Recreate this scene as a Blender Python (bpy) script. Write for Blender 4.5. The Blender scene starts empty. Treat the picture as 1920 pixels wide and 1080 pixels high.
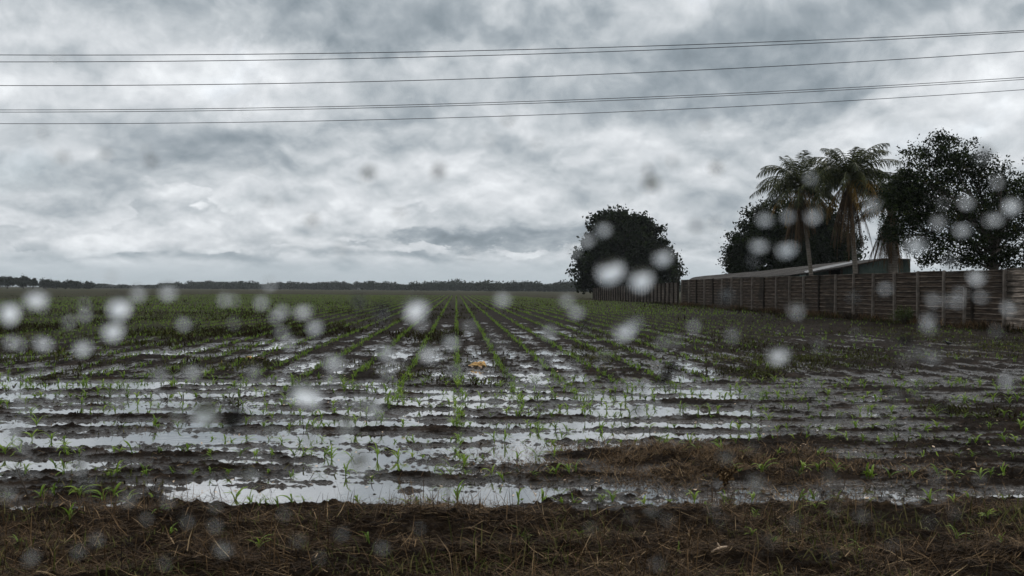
import bpy, math, random
import numpy as np
from mathutils import Matrix, Vector

scene = bpy.context.scene
C = scene.collection
random.seed(7)
rng = np.random.default_rng(11)
F = 1866.7            # focal length in pixels of the 1920 wide photograph
H0 = 1.6              # eye height above the field

# ------------------------------------------------------------------ camera
ROLL, PITCH = 0.0066, 0.0014
fwd = Vector((0, math.cos(PITCH), math.sin(PITCH)))
right = Vector((math.cos(ROLL), 0, math.sin(ROLL)))
up = right.cross(fwd).normalized()
right = fwd.cross(up).normalized()
cam_d = bpy.data.cameras.new("camera")
cam_d.lens, cam_d.sensor_width = 35, 36
cam_d.clip_start, cam_d.clip_end = 0.02, 20000
cam_d.dof.use_dof = True
cam_d.dof.focus_distance = 40
cam_d.dof.aperture_fstop = 7.2
cam = bpy.data.objects.new("camera", cam_d)
C.objects.link(cam)
m = Matrix.Identity(4)
for i, v in enumerate((right, up, -fwd)):
    for j in range(3):
        m[j][i] = v[j]
m.translation = Vector((0, 0, H0))
cam.matrix_world = m
scene.camera = cam


def at(x, y, Y):
    """world point seen at photo pixel (x, y) at depth Y"""
    d = right * ((x - 960) / F) + up * ((540 - y) / F) + fwd
    return Vector((0, 0, H0)) + d * (Y / d.y)


# ------------------------------------------------------------------ exposure, world, sun
scene.view_settings.view_transform = 'Standard'
scene.view_settings.look = 'None'
scene.view_settings.exposure = 0.5
scene.view_settings.gamma = 1
scene.view_settings.use_curve_mapping = False
SUN_EL, SUN_AZ = math.radians(48), math.radians(35)     # azimuth from +Y towards +X

world = bpy.data.worlds.new("World")
scene.world = world
world.use_nodes = True
wt = world.node_tree
wt.nodes.clear()


class G:
    """tiny expression builder for shader node trees"""

    def __init__(s, t):
        s.t = t

    def n(s, kind, **kw):
        nd = s.t.nodes.new(kind)
        for k, v in kw.items():
            setattr(nd, k, v)
        return nd

    def put(s, sock, v):
        if isinstance(v, bpy.types.NodeSocket):
            s.t.links.new(v, sock)
        else:
            sock.default_value = v

    def m(s, op, a, b=None, c=None, clamp=False):
        nd = s.n('ShaderNodeMath', operation=op, use_clamp=clamp)
        for i, v in enumerate((a, b, c)):
            if v is not None:
                s.put(nd.inputs[i], v)
        return nd.outputs[0]

    def add(s, a, b): return s.m('ADD', a, b)
    def sub(s, a, b): return s.m('SUBTRACT', a, b)
    def mul(s, a, b): return s.m('MULTIPLY', a, b)
    def div(s, a, b): return s.m('DIVIDE', a, b)

    def xyz(s, x, y, z):
        nd = s.n('ShaderNodeCombineXYZ')
        for i, v in enumerate((x, y, z)):
            s.put(nd.inputs[i], v)
        return nd.outputs[0]

    def noise(s, vec, scale, detail=4, rough=0.5, dist=0.0, out=0, lac=2.0):
        nd = s.n('ShaderNodeTexNoise')
        s.put(nd.inputs['Vector'], vec)
        nd.inputs['Scale'].default_value = scale
        nd.inputs['Detail'].default_value = detail
        nd.inputs['Roughness'].default_value = rough
        nd.inputs['Distortion'].default_value = dist
        nd.inputs['Lacunarity'].default_value = lac
        return nd.outputs[out]

    def rng(s, v, a, b, c=0.0, d=1.0, smooth=True):
        nd = s.n('ShaderNodeMapRange')
        if smooth:
            nd.interpolation_type = 'SMOOTHSTEP'
        s.put(nd.inputs[0], v)
        for i, q in enumerate((a, b, c, d)):
            s.put(nd.inputs[i + 1], q)
        return nd.outputs[0]

    def mix(s, f, a, b):
        nd = s.n('ShaderNodeMix', data_type='RGBA')
        s.put(nd.inputs[0], f)
        for i, v in ((6, a), (7, b)):
            if isinstance(v, tuple) and len(v) == 3:
                v = v + (1,)
            s.put(nd.inputs[i], v)
        return nd.outputs[2]

    def ramp(s, f, stops):
        nd = s.n('ShaderNodeValToRGB')
        s.put(nd.inputs[0], f)
        cr = nd.color_ramp
        while len(cr.elements) < len(stops):
            cr.elements.new(0.5)
        for e, (p, c) in zip(cr.elements, stops):
            e.position = p
            e.color = tuple(c) + (1,)
        return nd.outputs[0]


g = G(wt)
tc = g.n('ShaderNodeTexCoord')
sep = g.n('ShaderNodeSeparateXYZ')
wt.links.new(tc.outputs['Generated'], sep.inputs[0])
dx, dy, dz = sep.outputs
el = g.m('ARCSINE', dz)
az = g.m('ARCTAN2', dx, dy)
elc = g.m('MAXIMUM', el, 0.0)
vv_ = g.mul(g.m('LOGARITHM', g.add(elc, .20), math.e), 2.1)
uu_ = g.mul(az, 4.2)


def E(k, off, du=0.0, dv=0.0, seed=0.0):
    """cloud space: azimuth and log-elevation, so that features flatten towards the horizon"""
    return g.xyz(g.mul(g.add(uu_, du + off), k), g.mul(g.add(vv_, dv), k), seed)


wn = g.noise(E(1.0, 3.0, seed=2.2), 1.6, 4, 0.55, out=1)


def warp(vec, amt):
    a = g.n('ShaderNodeVectorMath', operation='SUBTRACT'); wt.links.new(wn, a.inputs[0]); a.inputs[1].default_value = (.5, .5, .5)
    b_ = g.n('ShaderNodeVectorMath', operation='SCALE'); wt.links.new(a.outputs[0], b_.inputs[0]); b_.inputs['Scale'].default_value = amt
    c_ = g.n('ShaderNodeVectorMath', operation='ADD'); wt.links.new(vec, c_.inputs[0]); wt.links.new(b_.outputs[0], c_.inputs[1])
    return c_.outputs[0]


def relief(k, seed, amt, d, det, rough):
    """cloud thickness and how much thinner it gets upwards (lit tops, shaded undersides)"""
    a = g.noise(warp(E(k, 0, seed=seed), amt), 1.0, det, rough)
    b_ = g.noise(warp(E(k, 0, 0.05 * d, d, seed=seed), amt), 1.0, det, rough)
    return a, g.sub(a, b_)


A1, R1_ = relief(1.15, 5.1, .55, .10, 9, .50)
A2, R2_ = relief(2.5, 8.4, .6, .07, 8, .52)
A3, R3_ = relief(4.6, 1.7, .8, .035, 9, .58)
N3 = A3
# large soft masses placed by azimuth and elevation (photo x, y, half width, half height, strength)
MASS = [(560, 60, 330, 52, -.30), (650, 92, 220, 20, -.16), (880, 30, 200, 55, -.18), (1440, 115, 300, 75, -.26), (1760, 40, 330, 60, -.20), (260, 20, 260, 30, -.10),
        (1560, 215, 300, 40, -.10), (120, 130, 260, 70, .12), (480, 170, 330, 45, .14), (1120, 262, 200, 60, .15), (1290, 262, 260, 30, .12), (1620, 230, 300, 26, .08),
        (1010, 180, 90, 120, .10), (1150, 30, 90, 50, .08), (230, 445, 230, 22, .12), (130, 355, 240, 35, -.12), (1230, 215, 220, 26, -.10),
        (560, 400, 200, 36, .10), (900, 330, 240, 45, .10), (830, 434, 290, 13, -.34), (1000, 448, 240, 9, -.16), (640, 482, 260, 12, -.20),
        (160, 480, 190, 11, -.20), (500, 285, 130, 30, -.12), (720, 275, 110, 26, -.12), (590, 412, 60, 18, -.14), (1240, 350, 200, 40, -.06),
        (1300, 470, 160, 12, -.14), (1330, 405, 120, 36, -.10), (1840, 235, 120, 34, .10), (1660, 30, 60, 22, .06), (700, 505, 900, 14, .04), (300, 262, 220, 24, -.08)]
wobu = g.mul(g.sub(A2, .5), .22)
wobv = g.mul(g.sub(g.noise(E(2.2, 7.0, seed=4.0), 1.0, 7, .6), .5), .085)
azw, elw = g.add(az, wobu), g.add(el, wobv)


def mass(lst):
    acc = None
    for (mx, my, sx, sy, st) in lst:
        a0 = math.atan2(mx - 960, F)
        e0 = (543 + (mx - 960) * ROLL - my) / F
        u = g.mul(g.sub(azw, a0), F / sx)
        v = g.mul(g.sub(elw, e0), F / sy)
        q = g.mul(g.m('EXPONENT', g.mul(g.add(g.mul(u, u), g.mul(v, v)), -1.0)), st)
        acc = q if acc is None else g.add(acc, q)
    return acc


acc = mass(MASS)
tex = g.add(g.mul(g.sub(A1, .5), 1.35), g.mul(R1_, 2.1))
tex = g.add(tex, g.add(g.mul(g.sub(A2, .5), .52), g.mul(R2_, 1.5)))
tex = g.add(tex, g.mul(R3_, g.add(.35, g.mul(g.rng(el, .02, .13, 1.0, 0.0), .5))))
tex = g.mul(g.mul(tex, .62), g.rng(el, .002, .035, .2, 1.0))
val = g.add(g.add(.65, tex), g.mul(acc, .88))
val = g.add(val, g.rng(el, .27, .50, 0.0, .30))      # the overcast is brighter higher up
STOPS = [(0.0, (.125, .145, .160)), (.28, (.195, .225, .248)), (.46, (.285, .312, .334)), (.62, (.40, .42, .437)), (.80, (.53, .54, .553)), (1.0, (.70, .705, .712))]
cloud = g.ramp(val, STOPS)
# heaped cumulus standing in front, low in the sky
HEAP = [(350, 398, 62, 30, .42), (320, 440, 170, 26, .30), (120, 458, 150, 16, .26), (470, 440, 120, 20, .22), (620, 420, 150, 22, .22), (800, 400, 160, 22, .20), (560, 380, 50, 16, .16),
        (960, 460, 200, 10, .20), (700, 462, 240, 12, .22), (1310, 440, 90, 16, .16), (20, 470, 120, 14, .2)]
mh = mass(HEAP)


def hv(dv, k, seed):
    return warp(g.xyz(g.mul(g.add(az, dv * .4), k), g.mul(g.add(el, dv), k * 1.5), seed), .25)


H1, H2 = g.noise(hv(0, 13, 6.0), 1.0, 8, .50), g.noise(hv(.012, 13, 6.0), 1.0, 8, .50)
HR = g.sub(H1, H2)
hd = g.add(g.mul(g.sub(H1, .5), .9), g.add(mh, -.14))
hm_ = g.mul(g.rng(hd, -.01, .06), g.rng(mh, .04, .13))
heap = g.ramp(g.add(g.add(.66, g.mul(HR, 1.5)), g.add(g.mul(R3_, .5), g.mul(hd, .30))), STOPS)
cloud = g.mix(g.mul(hm_, .85), cloud, heap)
cloud = g.mix(1.0, cloud, (.975, 1.0, 1.018)); cloud.node.blend_type = 'MULTIPLY'
hz = g.rng(el, 0.0, 0.045, .75, 0.0)
cloud = g.mix(hz, cloud, (.33, .385, .42))
sky = g.n('ShaderNodeTexSky', sky_type='NISHITA', sun_disc=False)
sky.sun_elevation, sky.sun_rotation = SUN_EL, SUN_AZ
sky.altitude = 0
SKYS = 0.1
cl10 = g.n('ShaderNodeVectorMath', operation='SCALE')
wt.links.new(cloud, cl10.inputs[0]); cl10.inputs['Scale'].default_value = 1.0 / SKYS
gap = g.rng(g.add(A1, mass([(120, 350, 260, 45, .16), (300, 395, 120, 20, .12), (60, 250, 200, 60, .05)])), .60, .78, 0.0, .30)
gap = g.mul(gap, g.rng(el, .02, .08, 0.0, 1.0))
col = g.mix(gap, cl10.outputs[0], sky.outputs[0])
bg = g.n('ShaderNodeBackground')
g.put(bg.inputs[0], col)
bg.inputs[1].default_value = SKYS
wo = g.n('ShaderNodeOutputWorld')
wt.links.new(bg.outputs[0], wo.inputs[0])
world.cycles.sampling_method = 'MANUAL'
world.cycles.sample_map_resolution = 512

sun_d = bpy.data.lights.new("sun", 'SUN')
sun_d.energy, sun_d.angle, sun_d.color = 0.5, math.radians(14), (1, .97, .93)
sun = bpy.data.objects.new("sun", sun_d)
sd = Vector((math.sin(SUN_AZ) * math.cos(SUN_EL), math.cos(SUN_AZ) * math.cos(SUN_EL), math.sin(SUN_EL)))
sun.rotation_euler = sd.to_track_quat('Z', 'Y').to_euler()
C.objects.link(sun)


# ------------------------------------------------------------------ helpers
def tag(o, label=None, cat=None, group=None, kind=None):
    for k, v in (('label', label), ('category', cat), ('group', group), ('kind', kind)):
        if v:
            o[k] = v
    return o


def empty(name, loc, rz=0.0):
    o = bpy.data.objects.new(name, None)
    o.empty_display_size = .3
    o.location = loc
    o.rotation_euler.z = rz
    C.objects.link(o)
    return o


def mesh_np(name, V, Q, attr=None, smooth=False):
    """mesh from numpy verts (n,3) and quads (m,4); attr: per-vertex float 'v'"""
    me = bpy.data.meshes.new(name)
    V = np.asarray(V, np.float32); Q = np.asarray(Q, np.int32)
    me.vertices.add(len(V)); me.vertices.foreach_set('co', V.ravel())
    me.loops.add(Q.size); me.loops.foreach_set('vertex_index', Q.ravel())
    me.polygons.add(len(Q))
    me.polygons.foreach_set('loop_start', np.arange(0, Q.size, Q.shape[1], dtype=np.int32))
    if smooth:
        me.polygons.foreach_set('use_smooth', np.ones(len(Q), bool))
    if attr is not None:
        a = me.attributes.new('v', 'FLOAT', 'POINT')
        a.data.foreach_set('value', np.asarray(attr, np.float32))
    me.update(calc_edges=True)
    return me


def link(name, me, mat, parent=None):
    o = bpy.data.objects.new(name, me)
    if mat is not None and not len(me.materials):
        me.materials.append(mat)
    C.objects.link(o)
    if parent is not None:
        o.parent = parent
    return o


class MB:
    """collects polygons, builds one mesh"""

    def __init__(s):
        s.v, s.f = [], []

    def poly(s, pts):
        b = len(s.v)
        s.v += [tuple(p) for p in pts]
        s.f.append(tuple(range(b, b + len(pts))))

    def box(s, c, size, rz=0.0, tilt=None):
        b = len(s.v)
        R = Matrix.Rotation(rz, 3, 'Z')
        if tilt is not None:
            R = R @ tilt
        for i in (-1, 1):
            for j in (-1, 1):
                for k in (-1, 1):
                    s.v.append(tuple(Vector(c) + R @ Vector((i * size[0] / 2, j * size[1] / 2, k * size[2] / 2))))
        for q in ((0, 1, 3, 2), (4, 6, 7, 5), (0, 4, 5, 1), (2, 3, 7, 6), (0, 2, 6, 4), (1, 5, 7, 3)):
            s.f.append(tuple(b + i for i in q))

    def tube(s, pts, radii, n=8, cap=True):
        pts = [Vector(p) for p in pts]
        b = len(s.v)
        ref = Vector((0, 0, 1)) if abs((pts[-1] - pts[0]).normalized().z) < .9 else Vector((1, 0, 0))
        for i, p in enumerate(pts):
            t = (pts[min(i + 1, len(pts) - 1)] - pts[max(i - 1, 0)]).normalized()
            a = t.cross(ref).normalized()
            c = t.cross(a).normalized()
            for k in range(n):
                th = 2 * math.pi * k / n
                s.v.append(tuple(p + (a * math.cos(th) + c * math.sin(th)) * radii[i]))
        for i in range(len(pts) - 1):
            for k in range(n):
                k2 = (k + 1) % n
                s.f.append((b + i * n + k, b + i * n + k2, b + (i + 1) * n + k2, b + (i + 1) * n + k))
        if cap:
            s.f.append(tuple(b + k for k in range(n))[::-1])
            s.f.append(tuple(b + (len(pts) - 1) * n + k for k in range(n)))

    def build(s, name, mat, parent=None, smooth=False):
        me = bpy.data.meshes.new(name)
        me.from_pydata(s.v, [], s.f)
        if smooth:
            for p in me.polygons:
                p.use_smooth = True
        me.update()
        return link(name, me, mat, parent)


def mat(name, fn):
    ma = bpy.data.materials.new(name)
    ma.use_nodes = True
    t = ma.node_tree
    t.nodes.clear()
    gg = G(t)
    out = gg.n('ShaderNodeOutputMaterial')
    bs = gg.n('ShaderNodeBsdfPrincipled')
    t.links.new(bs.outputs[0], out.inputs[0])
    fn(gg, bs, out)
    return ma


def bump(gg, bs, h, strength=.5, dist=.02):
    b = gg.n('ShaderNodeBump')
    b.inputs['Strength'].default_value = strength
    b.inputs['Distance'].default_value = dist
    gg.put(b.inputs['Height'], h)
    gg.put(bs.inputs['Normal'], b.outputs[0])


def lattice(ix, iy, seed):
    h = (ix.astype(np.int64) * 374761393 + iy.astype(np.int64) * 668265263 + seed * 982451653) & 0xffffffff
    h = ((h ^ (h >> 13)) * 1274126177) & 0xffffffff
    h = h ^ (h >> 16)
    return (h & 0xffff) / 65536.0 * 2 * np.pi


def perlin(x, y, seed=0):
    x0, y0 = np.floor(x), np.floor(y)
    fx, fy = x - x0, y - y0
    ix, iy = x0.astype(np.int64), y0.astype(np.int64)

    def gr(i, j, ax, ay):
        a = lattice(ix + i, iy + j, seed)
        return np.cos(a) * ax + np.sin(a) * ay
    u = fx * fx * fx * (fx * (fx * 6 - 15) + 10)
    v = fy * fy * fy * (fy * (fy * 6 - 15) + 10)
    a = gr(0, 0, fx, fy) * (1 - u) + gr(1, 0, fx - 1, fy) * u
    b = gr(0, 1, fx, fy - 1) * (1 - u) + gr(1, 1, fx - 1, fy - 1) * u
    return (a * (1 - v) + b * v) * 1.5


def fbm(x, y, seed=0, octs=3, gain=.5):
    r, a = 0, 1.0
    for i in range(octs):
        r = r + perlin(x * 2 ** i + i * 17.3, y * 2 ** i - i * 9.1, seed + i) * a
        a *= gain
    return r


# ------------------------------------------------------------------ the lie of the field
ROW_SP, ROW_ANG, ROW_0 = 0.89, 0.0562, 0.035
VERGE = 7.22
# standing water seen in the photograph: (photo y, half height, x from, x to, how deep, y shift from x0 to x1)
WET = [(936, 15, 230, 1030, 1.25, 0), (944, 7, 1170, 1420, .9, 0), (938, 8, 1640, 2000, .45, 0), (900, 15, 180, 1010, .45, 0),
       (868, 10, -60, 120, .6, 0), (862, 11, 360, 1060, .5, 0), (860, 12, 1580, 2000, .3, 0), (828, 7, -80, 900, 1.05, -4), (818, 6, 880, 1420, .95, 0),
       (797, 6, -80, 820, 1.1, 0), (797, 7, 800, 1470, 1.15, 0), (774, 5, -60, 700, .85, 0), (773, 5, 1030, 1450, .95, 0), (748, 4, 480, 1460, .95, 0),
       (735, 3, 700, 1260, .9, 0), (722, 4, -60, 620, .95, 0), (743, 5, -60, 320, .85, 0), (703, 6, 860, 1080, .95, 0), (690, 7, 960, 1060, .8, 0),
       (680, 10, 862, 905, .9, 0), (664, 4, 880, 1300, .75, 0), (666, 5, 650, 890, .75, 0), (650, 3, 640, 770, .7, 0), (672, 3, -60, 420, .95, -8),
       (663, 3, 250, 620, .95, -12), (648, 2.5, 340, 660, .7, -6), (690, 5, 540, 730, .65, 0), (706, 6, 1590, 1660, 1.2, 0), (713, 3, 1640, 1750, .7, 0),
       (746, 8, 1598, 1672, 1.2, 0), (746, 4, 1680, 1712, .7, 0), (749, 7, 1785, 1842, 1.1, 0), (690, 12, 1180, 1370, .7, 0), (675, 8, 1270, 1400, .75, 0),
       (714, 4, 1240, 1400, .8, 0), (625, 2.5, 930, 1120, .5, 4), (775, 5, 1500, 1900, .25, 0), (820, 8, 1450, 1800, .25, 0)]


def smooth01(x, a, b):
    t = np.clip((x - a) / (b - a), 0, 1)
    return t * t * (3 - 2 * t)


def height(X, Y):
    X = np.asarray(X, float); Y = np.asarray(Y, float)
    Yc = np.maximum(Y, 1.0)
    px = 960 + F * X / Yc
    py = 543 + (px - 960) * ROLL + F * H0 / Yc
    wet = np.zeros_like(X)
    jx = fbm(X * 1.3, Y * 1.3, 50, 2) * 60
    for (y0, hh, x0, x1, s, sl) in WET:
        yc = y0 + sl * np.clip((px - x0) / max(x1 - x0, 1), 0, 1)
        e = np.exp(-((py - yc) / hh) ** 2)
        e = e * smooth01(px + jx, x0 - 40, x0 + 50) * (1 - smooth01(px + jx, x1 - 50, x1 + 40))
        wet = np.maximum(wet, e * s) + .25 * np.minimum(wet, e * s)
    head = 1 - smooth01(Y + .8 * fbm(X * .3, X * 0 + 2, 3, 2), 16.2, 18.2)      # headland, rows along X
    s = (X + ROW_ANG * Y - ROW_0) / ROW_SP
    r_head = np.cos(2 * np.pi * (Y - 7.45 + .10 * fbm(X * .45, X * 0, 8, 3)) / .97)
    r_rows = np.cos(2 * np.pi * s)
    fade = 1 - smooth01(Y, 35, 90)
    n_big = fbm(X * .55, Y * .55, 1, 3) * .030
    n_str_h = fbm(X * 1.0, Y * 4.8, 5, 6, .70) * .027
    n_str_r = fbm(X * 4.2, Y * 1.5, 15, 6, .70) * .030
    n_clod = np.maximum(0, fbm(X * 9, Y * 12, 25, 4, .68) + .05) * .024
    z = .016 - .040 * wet - head * .018 * (1 - smooth01(px + jx, 1380, 1560)) + (1 - head) * .006 + .010 * smooth01(Y, 20, 28) + n_big + head * (.009 * r_head + n_str_h) + (1 - head) * (.014 * r_rows + n_str_r) * fade
    z = z + n_clod * (1 - smooth01(Y, 20, 45)) * (1 - .15 * np.clip(wet, 0, 1))
    z = z + head * np.maximum(0, fbm(X * 1.6, Y * 13, 44, 4, .65) - .20) * .032     # thin spits of mud in the pools
    z = z + .035 * smooth01(Y, 30, 60)                                          # no standing water far off
    # dead grass mound and the verge by the road
    mound = np.exp(-(((X - 1.75 + .25 * (Y - 9)) / 1.15) ** 2 + ((Y - 9.15) / .95) ** 2) ** 1.4)
    z = z + mound * (.045 + fbm(X * 2.4, Y * 3, 33, 4) * .055)
    ve = 1 - smooth01(Y + .20 * fbm(X * 1.1, X * 0 + 5, 40, 4, .6), VERGE - .20, VERGE + .05)
    z = z + ve * (.05 + .04 * (VERGE - np.minimum(Y, VERGE)) + .028 * fbm(X * 1.8, Y * 2.2, 41, 4, .6))
    # a weedy rise in front of the far fence and under the left weeds
    z = z + .25 * np.exp(-((X - 16) / 7) ** 2 - ((Y - 110) / 40) ** 2)
    return z


M = {}


def m_soil(gg, bs, out):
    geo = gg.n('ShaderNodeNewGeometry')
    P = geo.outputs['Position']
    sp = gg.n('ShaderNodeSeparateXYZ'); gg.put(sp.inputs[0], P)
    X, Y, Z = sp.outputs
    n1 = gg.noise(P, 2.2, 6, .6)
    n2 = gg.noise(P, 14, 5, .6)
    big = gg.noise(P, .11, 4, .55)
    soil = gg.ramp(n1, [(.3, (.006, .004, .003)), (.5, (.014, .010, .007)), (.7, (.036, .025, .018))])
    soil = gg.mix(gg.rng(n2, .58, .72, 0, .5), soil, (.065, .048, .035))
    straw = gg.ramp(gg.noise(gg.xyz(gg.mul(X, 9.0), gg.mul(Y, 22.0), 0.0), 1.0, 6, .7), [(.35, (.005, .0035, .0025)), (.55, (.018, .012, .007)), (.72, (.075, .050, .029))])
    vm = gg.rng(gg.add(Y, gg.mul(gg.sub(n1, .5), .6)), VERGE - .2, VERGE + .1, 1.0, 0.0)
    base = gg.mix(vm, soil, straw)
    gm = gg.rng(gg.add(gg.mul(gg.sub(big, .5), 110.0), Y), 50.0, 150.0, 0.0, 1.0)
    lm = gg.mul(gg.rng(gg.add(X, gg.add(gg.mul(Y, .13), gg.mul(gg.sub(big, .5), 22.0))), -9.0, -1.5, 1.0, 0.0), gg.rng(gg.add(Y, gg.mul(gg.sub(big, .5), 30.0)), 24.0, 42.0, 0.0, 1.0))
    gm = gg.m('MAXIMUM', gm, lm)
    gn = gg.noise(P, .9, 6, .65)
    green = gg.ramp(gn, [(.35, (.009, .009, .004)), (.52, (.026, .028, .009)), (.7, (.070, .070, .021))])
    hay = gg.rng(gg.noise(gg.xyz(gg.mul(X, .010), gg.mul(Y, .022), 0.0), 1.0, 5, .6), .44, .60, 0.0, .85)
    green = gg.mix(hay, green, (.040, .031, .014))
    base = gg.mix(gg.mul(gm, .92), base, green)
    gg.put(bs.inputs['Base Color'], base)
    dry = gg.m('MAXIMUM', vm, gm)
    # soaked ground close to the water line is glossy, clods standing clear of it are not
    damp = gg.rng(gg.add(Z, gg.mul(gg.sub(n2, .5), .03)), .002, .034, 1.0, 0.0)
    damp = gg.mul(damp, gg.sub(1.0, dry))
    gg.put(bs.inputs['Roughness'], gg.sub(.75, gg.mul(damp, .58)))
    gg.put(bs.inputs['Specular IOR Level'], gg.add(.03, gg.mul(damp, .42)))
    hgt = gg.add(gg.mul(gg.noise(P, 9, 7, .68), 1.0), gg.mul(gg.noise(P, 45, 4, .6), .35))
    bump(gg, bs, hgt, 1.0, .05)


def m_water(gg, bs, out):
    geo = gg.n('ShaderNodeNewGeometry')
    P = geo.outputs['Position']
    gg.put(bs.inputs['Base Color'], gg.ramp(gg.noise(P, .8, 4), [(.3, (.030, .024, .018, )), (.7, (.060, .048, .038))]))
    bs.inputs['Roughness'].default_value = .05
    bs.inputs['IOR'].default_value = 1.5
    gl = gg.n('ShaderNodeBsdfGlossy')
    gl.inputs['Color'].default_value = (.93, .94, .95, 1)
    gl.inputs['Roughness'].default_value = .05
    mx = gg.n('ShaderNodeMixShader')
    mx.inputs[0].default_value = .5
    gg.t.links.new(bs.outputs[0], mx.inputs[1]); gg.t.links.new(gl.outputs[0], mx.inputs[2])
    gg.t.links.new(mx.outputs[0], out.inputs[0])
    sp = gg.n('ShaderNodeSeparateXYZ'); gg.put(sp.inputs[0], P)
    v = gg.xyz(gg.mul(sp.outputs[0], 6.0), gg.mul(sp.outputs[1], 9.0), 0.0)
    bump(gg, bs, gg.noise(v, 1.0, 3, .5), .06, .02)
    gg.put(gl.inputs['Normal'], bs.inputs['Normal'].links[0].from_socket)


M['soil'] = mat('wet_soil', m_soil)
M['water'] = mat('muddy_water', m_water)

# the field, one sheet: dense rows near the road, coarse towards the horizon
ypx = np.concatenate([np.linspace(372, 12, 640), np.geomspace(11.6, .50, 50)])
Yr = 1593.0 / ypx
NC = 1150
S = np.linspace(-1, 1, NC)
S = np.sign(S) * np.abs(S) ** 1.12
GX = S[None, :] * (Yr[:, None] * .66 + 2.6)
GY = np.repeat(Yr[:, None], NC, 1)
GZ = height(GX, GY)
V = np.stack([GX, GY, GZ], -1).reshape(-1, 3)
idx = np.arange(len(Yr) * NC).reshape(len(Yr), NC)
Q = np.stack([idx[:-1, :-1], idx[:-1, 1:], idx[1:, 1:], idx[1:, :-1]], -1).reshape(-1, 4)
gnd = link('ground', mesh_np('ground', V, Q, smooth=True), M['soil'])
tag(gnd, 'flooded muddy crop field running to the horizon', 'field', kind='structure')
mb = MB()
mb.poly([(-3400, -500, -.42), (3400, -500, -.42), (3400, 3400, -.42), (-3400, 3400, -.42)])
tag(mb.build('terrain', M['soil']), 'flat farmland beyond the field', 'terrain', kind='structure')
mb = MB()
mb.poly([(-70, VERGE - .3, 0), (70, VERGE - .3, 0), (70, 75, 0), (-70, 75, 0)])
tag(mb.build('water', M['water']), 'rain water standing between the crop rows', 'water', kind='structure')


# ------------------------------------------------------------------ vegetation builders
def leaf_mat(name, stops, rough=.5, trans=.25, spec=.15):
    def fn(gg, bs, out):
        a = gg.n('ShaderNodeAttribute', attribute_name='v')
        c = gg.ramp(a.outputs['Fac'], stops)
        gg.put(bs.inputs['Base Color'], c)
        bs.inputs['Roughness'].default_value = rough
        bs.inputs['Specular IOR Level'].default_value = spec
        if trans:
            tr = gg.n('ShaderNodeBsdfTranslucent')
            gg.put(tr.inputs[0], c)
            mx = gg.n('ShaderNodeMixShader')
            mx.inputs[0].default_value = trans
            gg.t.links.new(bs.outputs[0], mx.inputs[1])
            gg.t.links.new(tr.outputs[0], mx.inputs[2])
            gg.t.links.new(mx.outputs[0], out.inputs[0])
    return mat(name, fn)


M['dark_leaf'] = leaf_mat('dark_leaf', [(0, (.004, .007, .003)), (.5, (.011, .018, .006)), (1, (.032, .045, .014))], .5, .2, .06)
M['far_leaf'] = leaf_mat('far_leaf', [(0, (.008, .013, .008)), (.5, (.016, .023, .012)), (1, (.030, .038, .020))], .7, 0, .05)
M['broad_leaf'] = leaf_mat('broad_leaf', [(0, (.005, .009, .004)), (.5, (.014, .022, .007)), (.85, (.04, .055, .015)), (1, (.07, .06, .02))], .5, .2, .06)
M['palm_green'] = leaf_mat('palm_green', [(0, (.010, .014, .006)), (.5, (.030, .038, .013)), (1, (.10, .105, .034))], .4)
M['palm_yellow'] = leaf_mat('palm_yellow', [(0, (.05, .035, .011)), (.5, (.13, .085, .023)), (1, (.28, .16, .03))], .5)
M['palm_dead'] = leaf_mat('palm_dead', [(0, (.022, .015, .010)), (.5, (.055, .036, .020)), (1, (.11, .07, .035))], .7, .1)
M['corn'] = leaf_mat('corn', [(0, (.07, .12, .012)), (.5, (.14, .235, .025)), (1, (.25, .34, .05))], .45, .4)
M['weed'] = leaf_mat('weed', [(0, (.016, .010, .005)), (.3, (.022, .018, .007)), (.5, (.036, .040, .011)), (.75, (.080, .092, .022)), (1, (.15, .13, .05))], .7, .3, .06)
M['straw'] = leaf_mat('straw', [(0, (.009, .006, .004)), (.4, (.058, .035, .017)), (.75, (.19, .118, .056)), (1, (.45, .32, .18))], .7, .1, .08)
M['fern'] = leaf_mat('fern', [(0, (.03, .045, .014)), (.5, (.055, .075, .02)), (1, (.09, .11, .03))], .5, .25)


def m_bark(gg, bs, out):
    P = gg.n('ShaderNodeNewGeometry').outputs['Position']
    gg.put(bs.inputs['Base Color'], gg.ramp(gg.noise(P, 4, 6, .65), [(.3, (.025, .019, .014)), (.55, (.06, .047, .036)), (.75, (.11, .09, .07))]))
    bs.inputs['Roughness'].default_value = .8
    bump(gg, bs, gg.noise(P, 12, 5, .6), .6, .05)


def m_palmbark(gg, bs, out):
    P = gg.n('ShaderNodeNewGeometry').outputs['Position']
    sp = gg.n('ShaderNodeSeparateXYZ'); gg.put(sp.inputs[0], P)
    ring = gg.m('SINE', gg.add(gg.mul(sp.outputs[2], 42.0), gg.mul(gg.noise(P, 3, 3), 6.0)))
    c = gg.ramp(gg.noise(P, 5, 5, .6), [(.3, (.09, .075, .058)), (.7, (.20, .175, .14))])
    gg.put(bs.inputs['Base Color'], gg.mix(gg.rng(ring, .5, 1, 0, .5), c, (.05, .042, .034)))
    bs.inputs['Roughness'].default_value = .8
    bump(gg, bs, ring, .5, .02)


M['bark'] = mat('bark', m_bark)
M['palm_bark'] = mat('palm_bark', m_palmbark)


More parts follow.
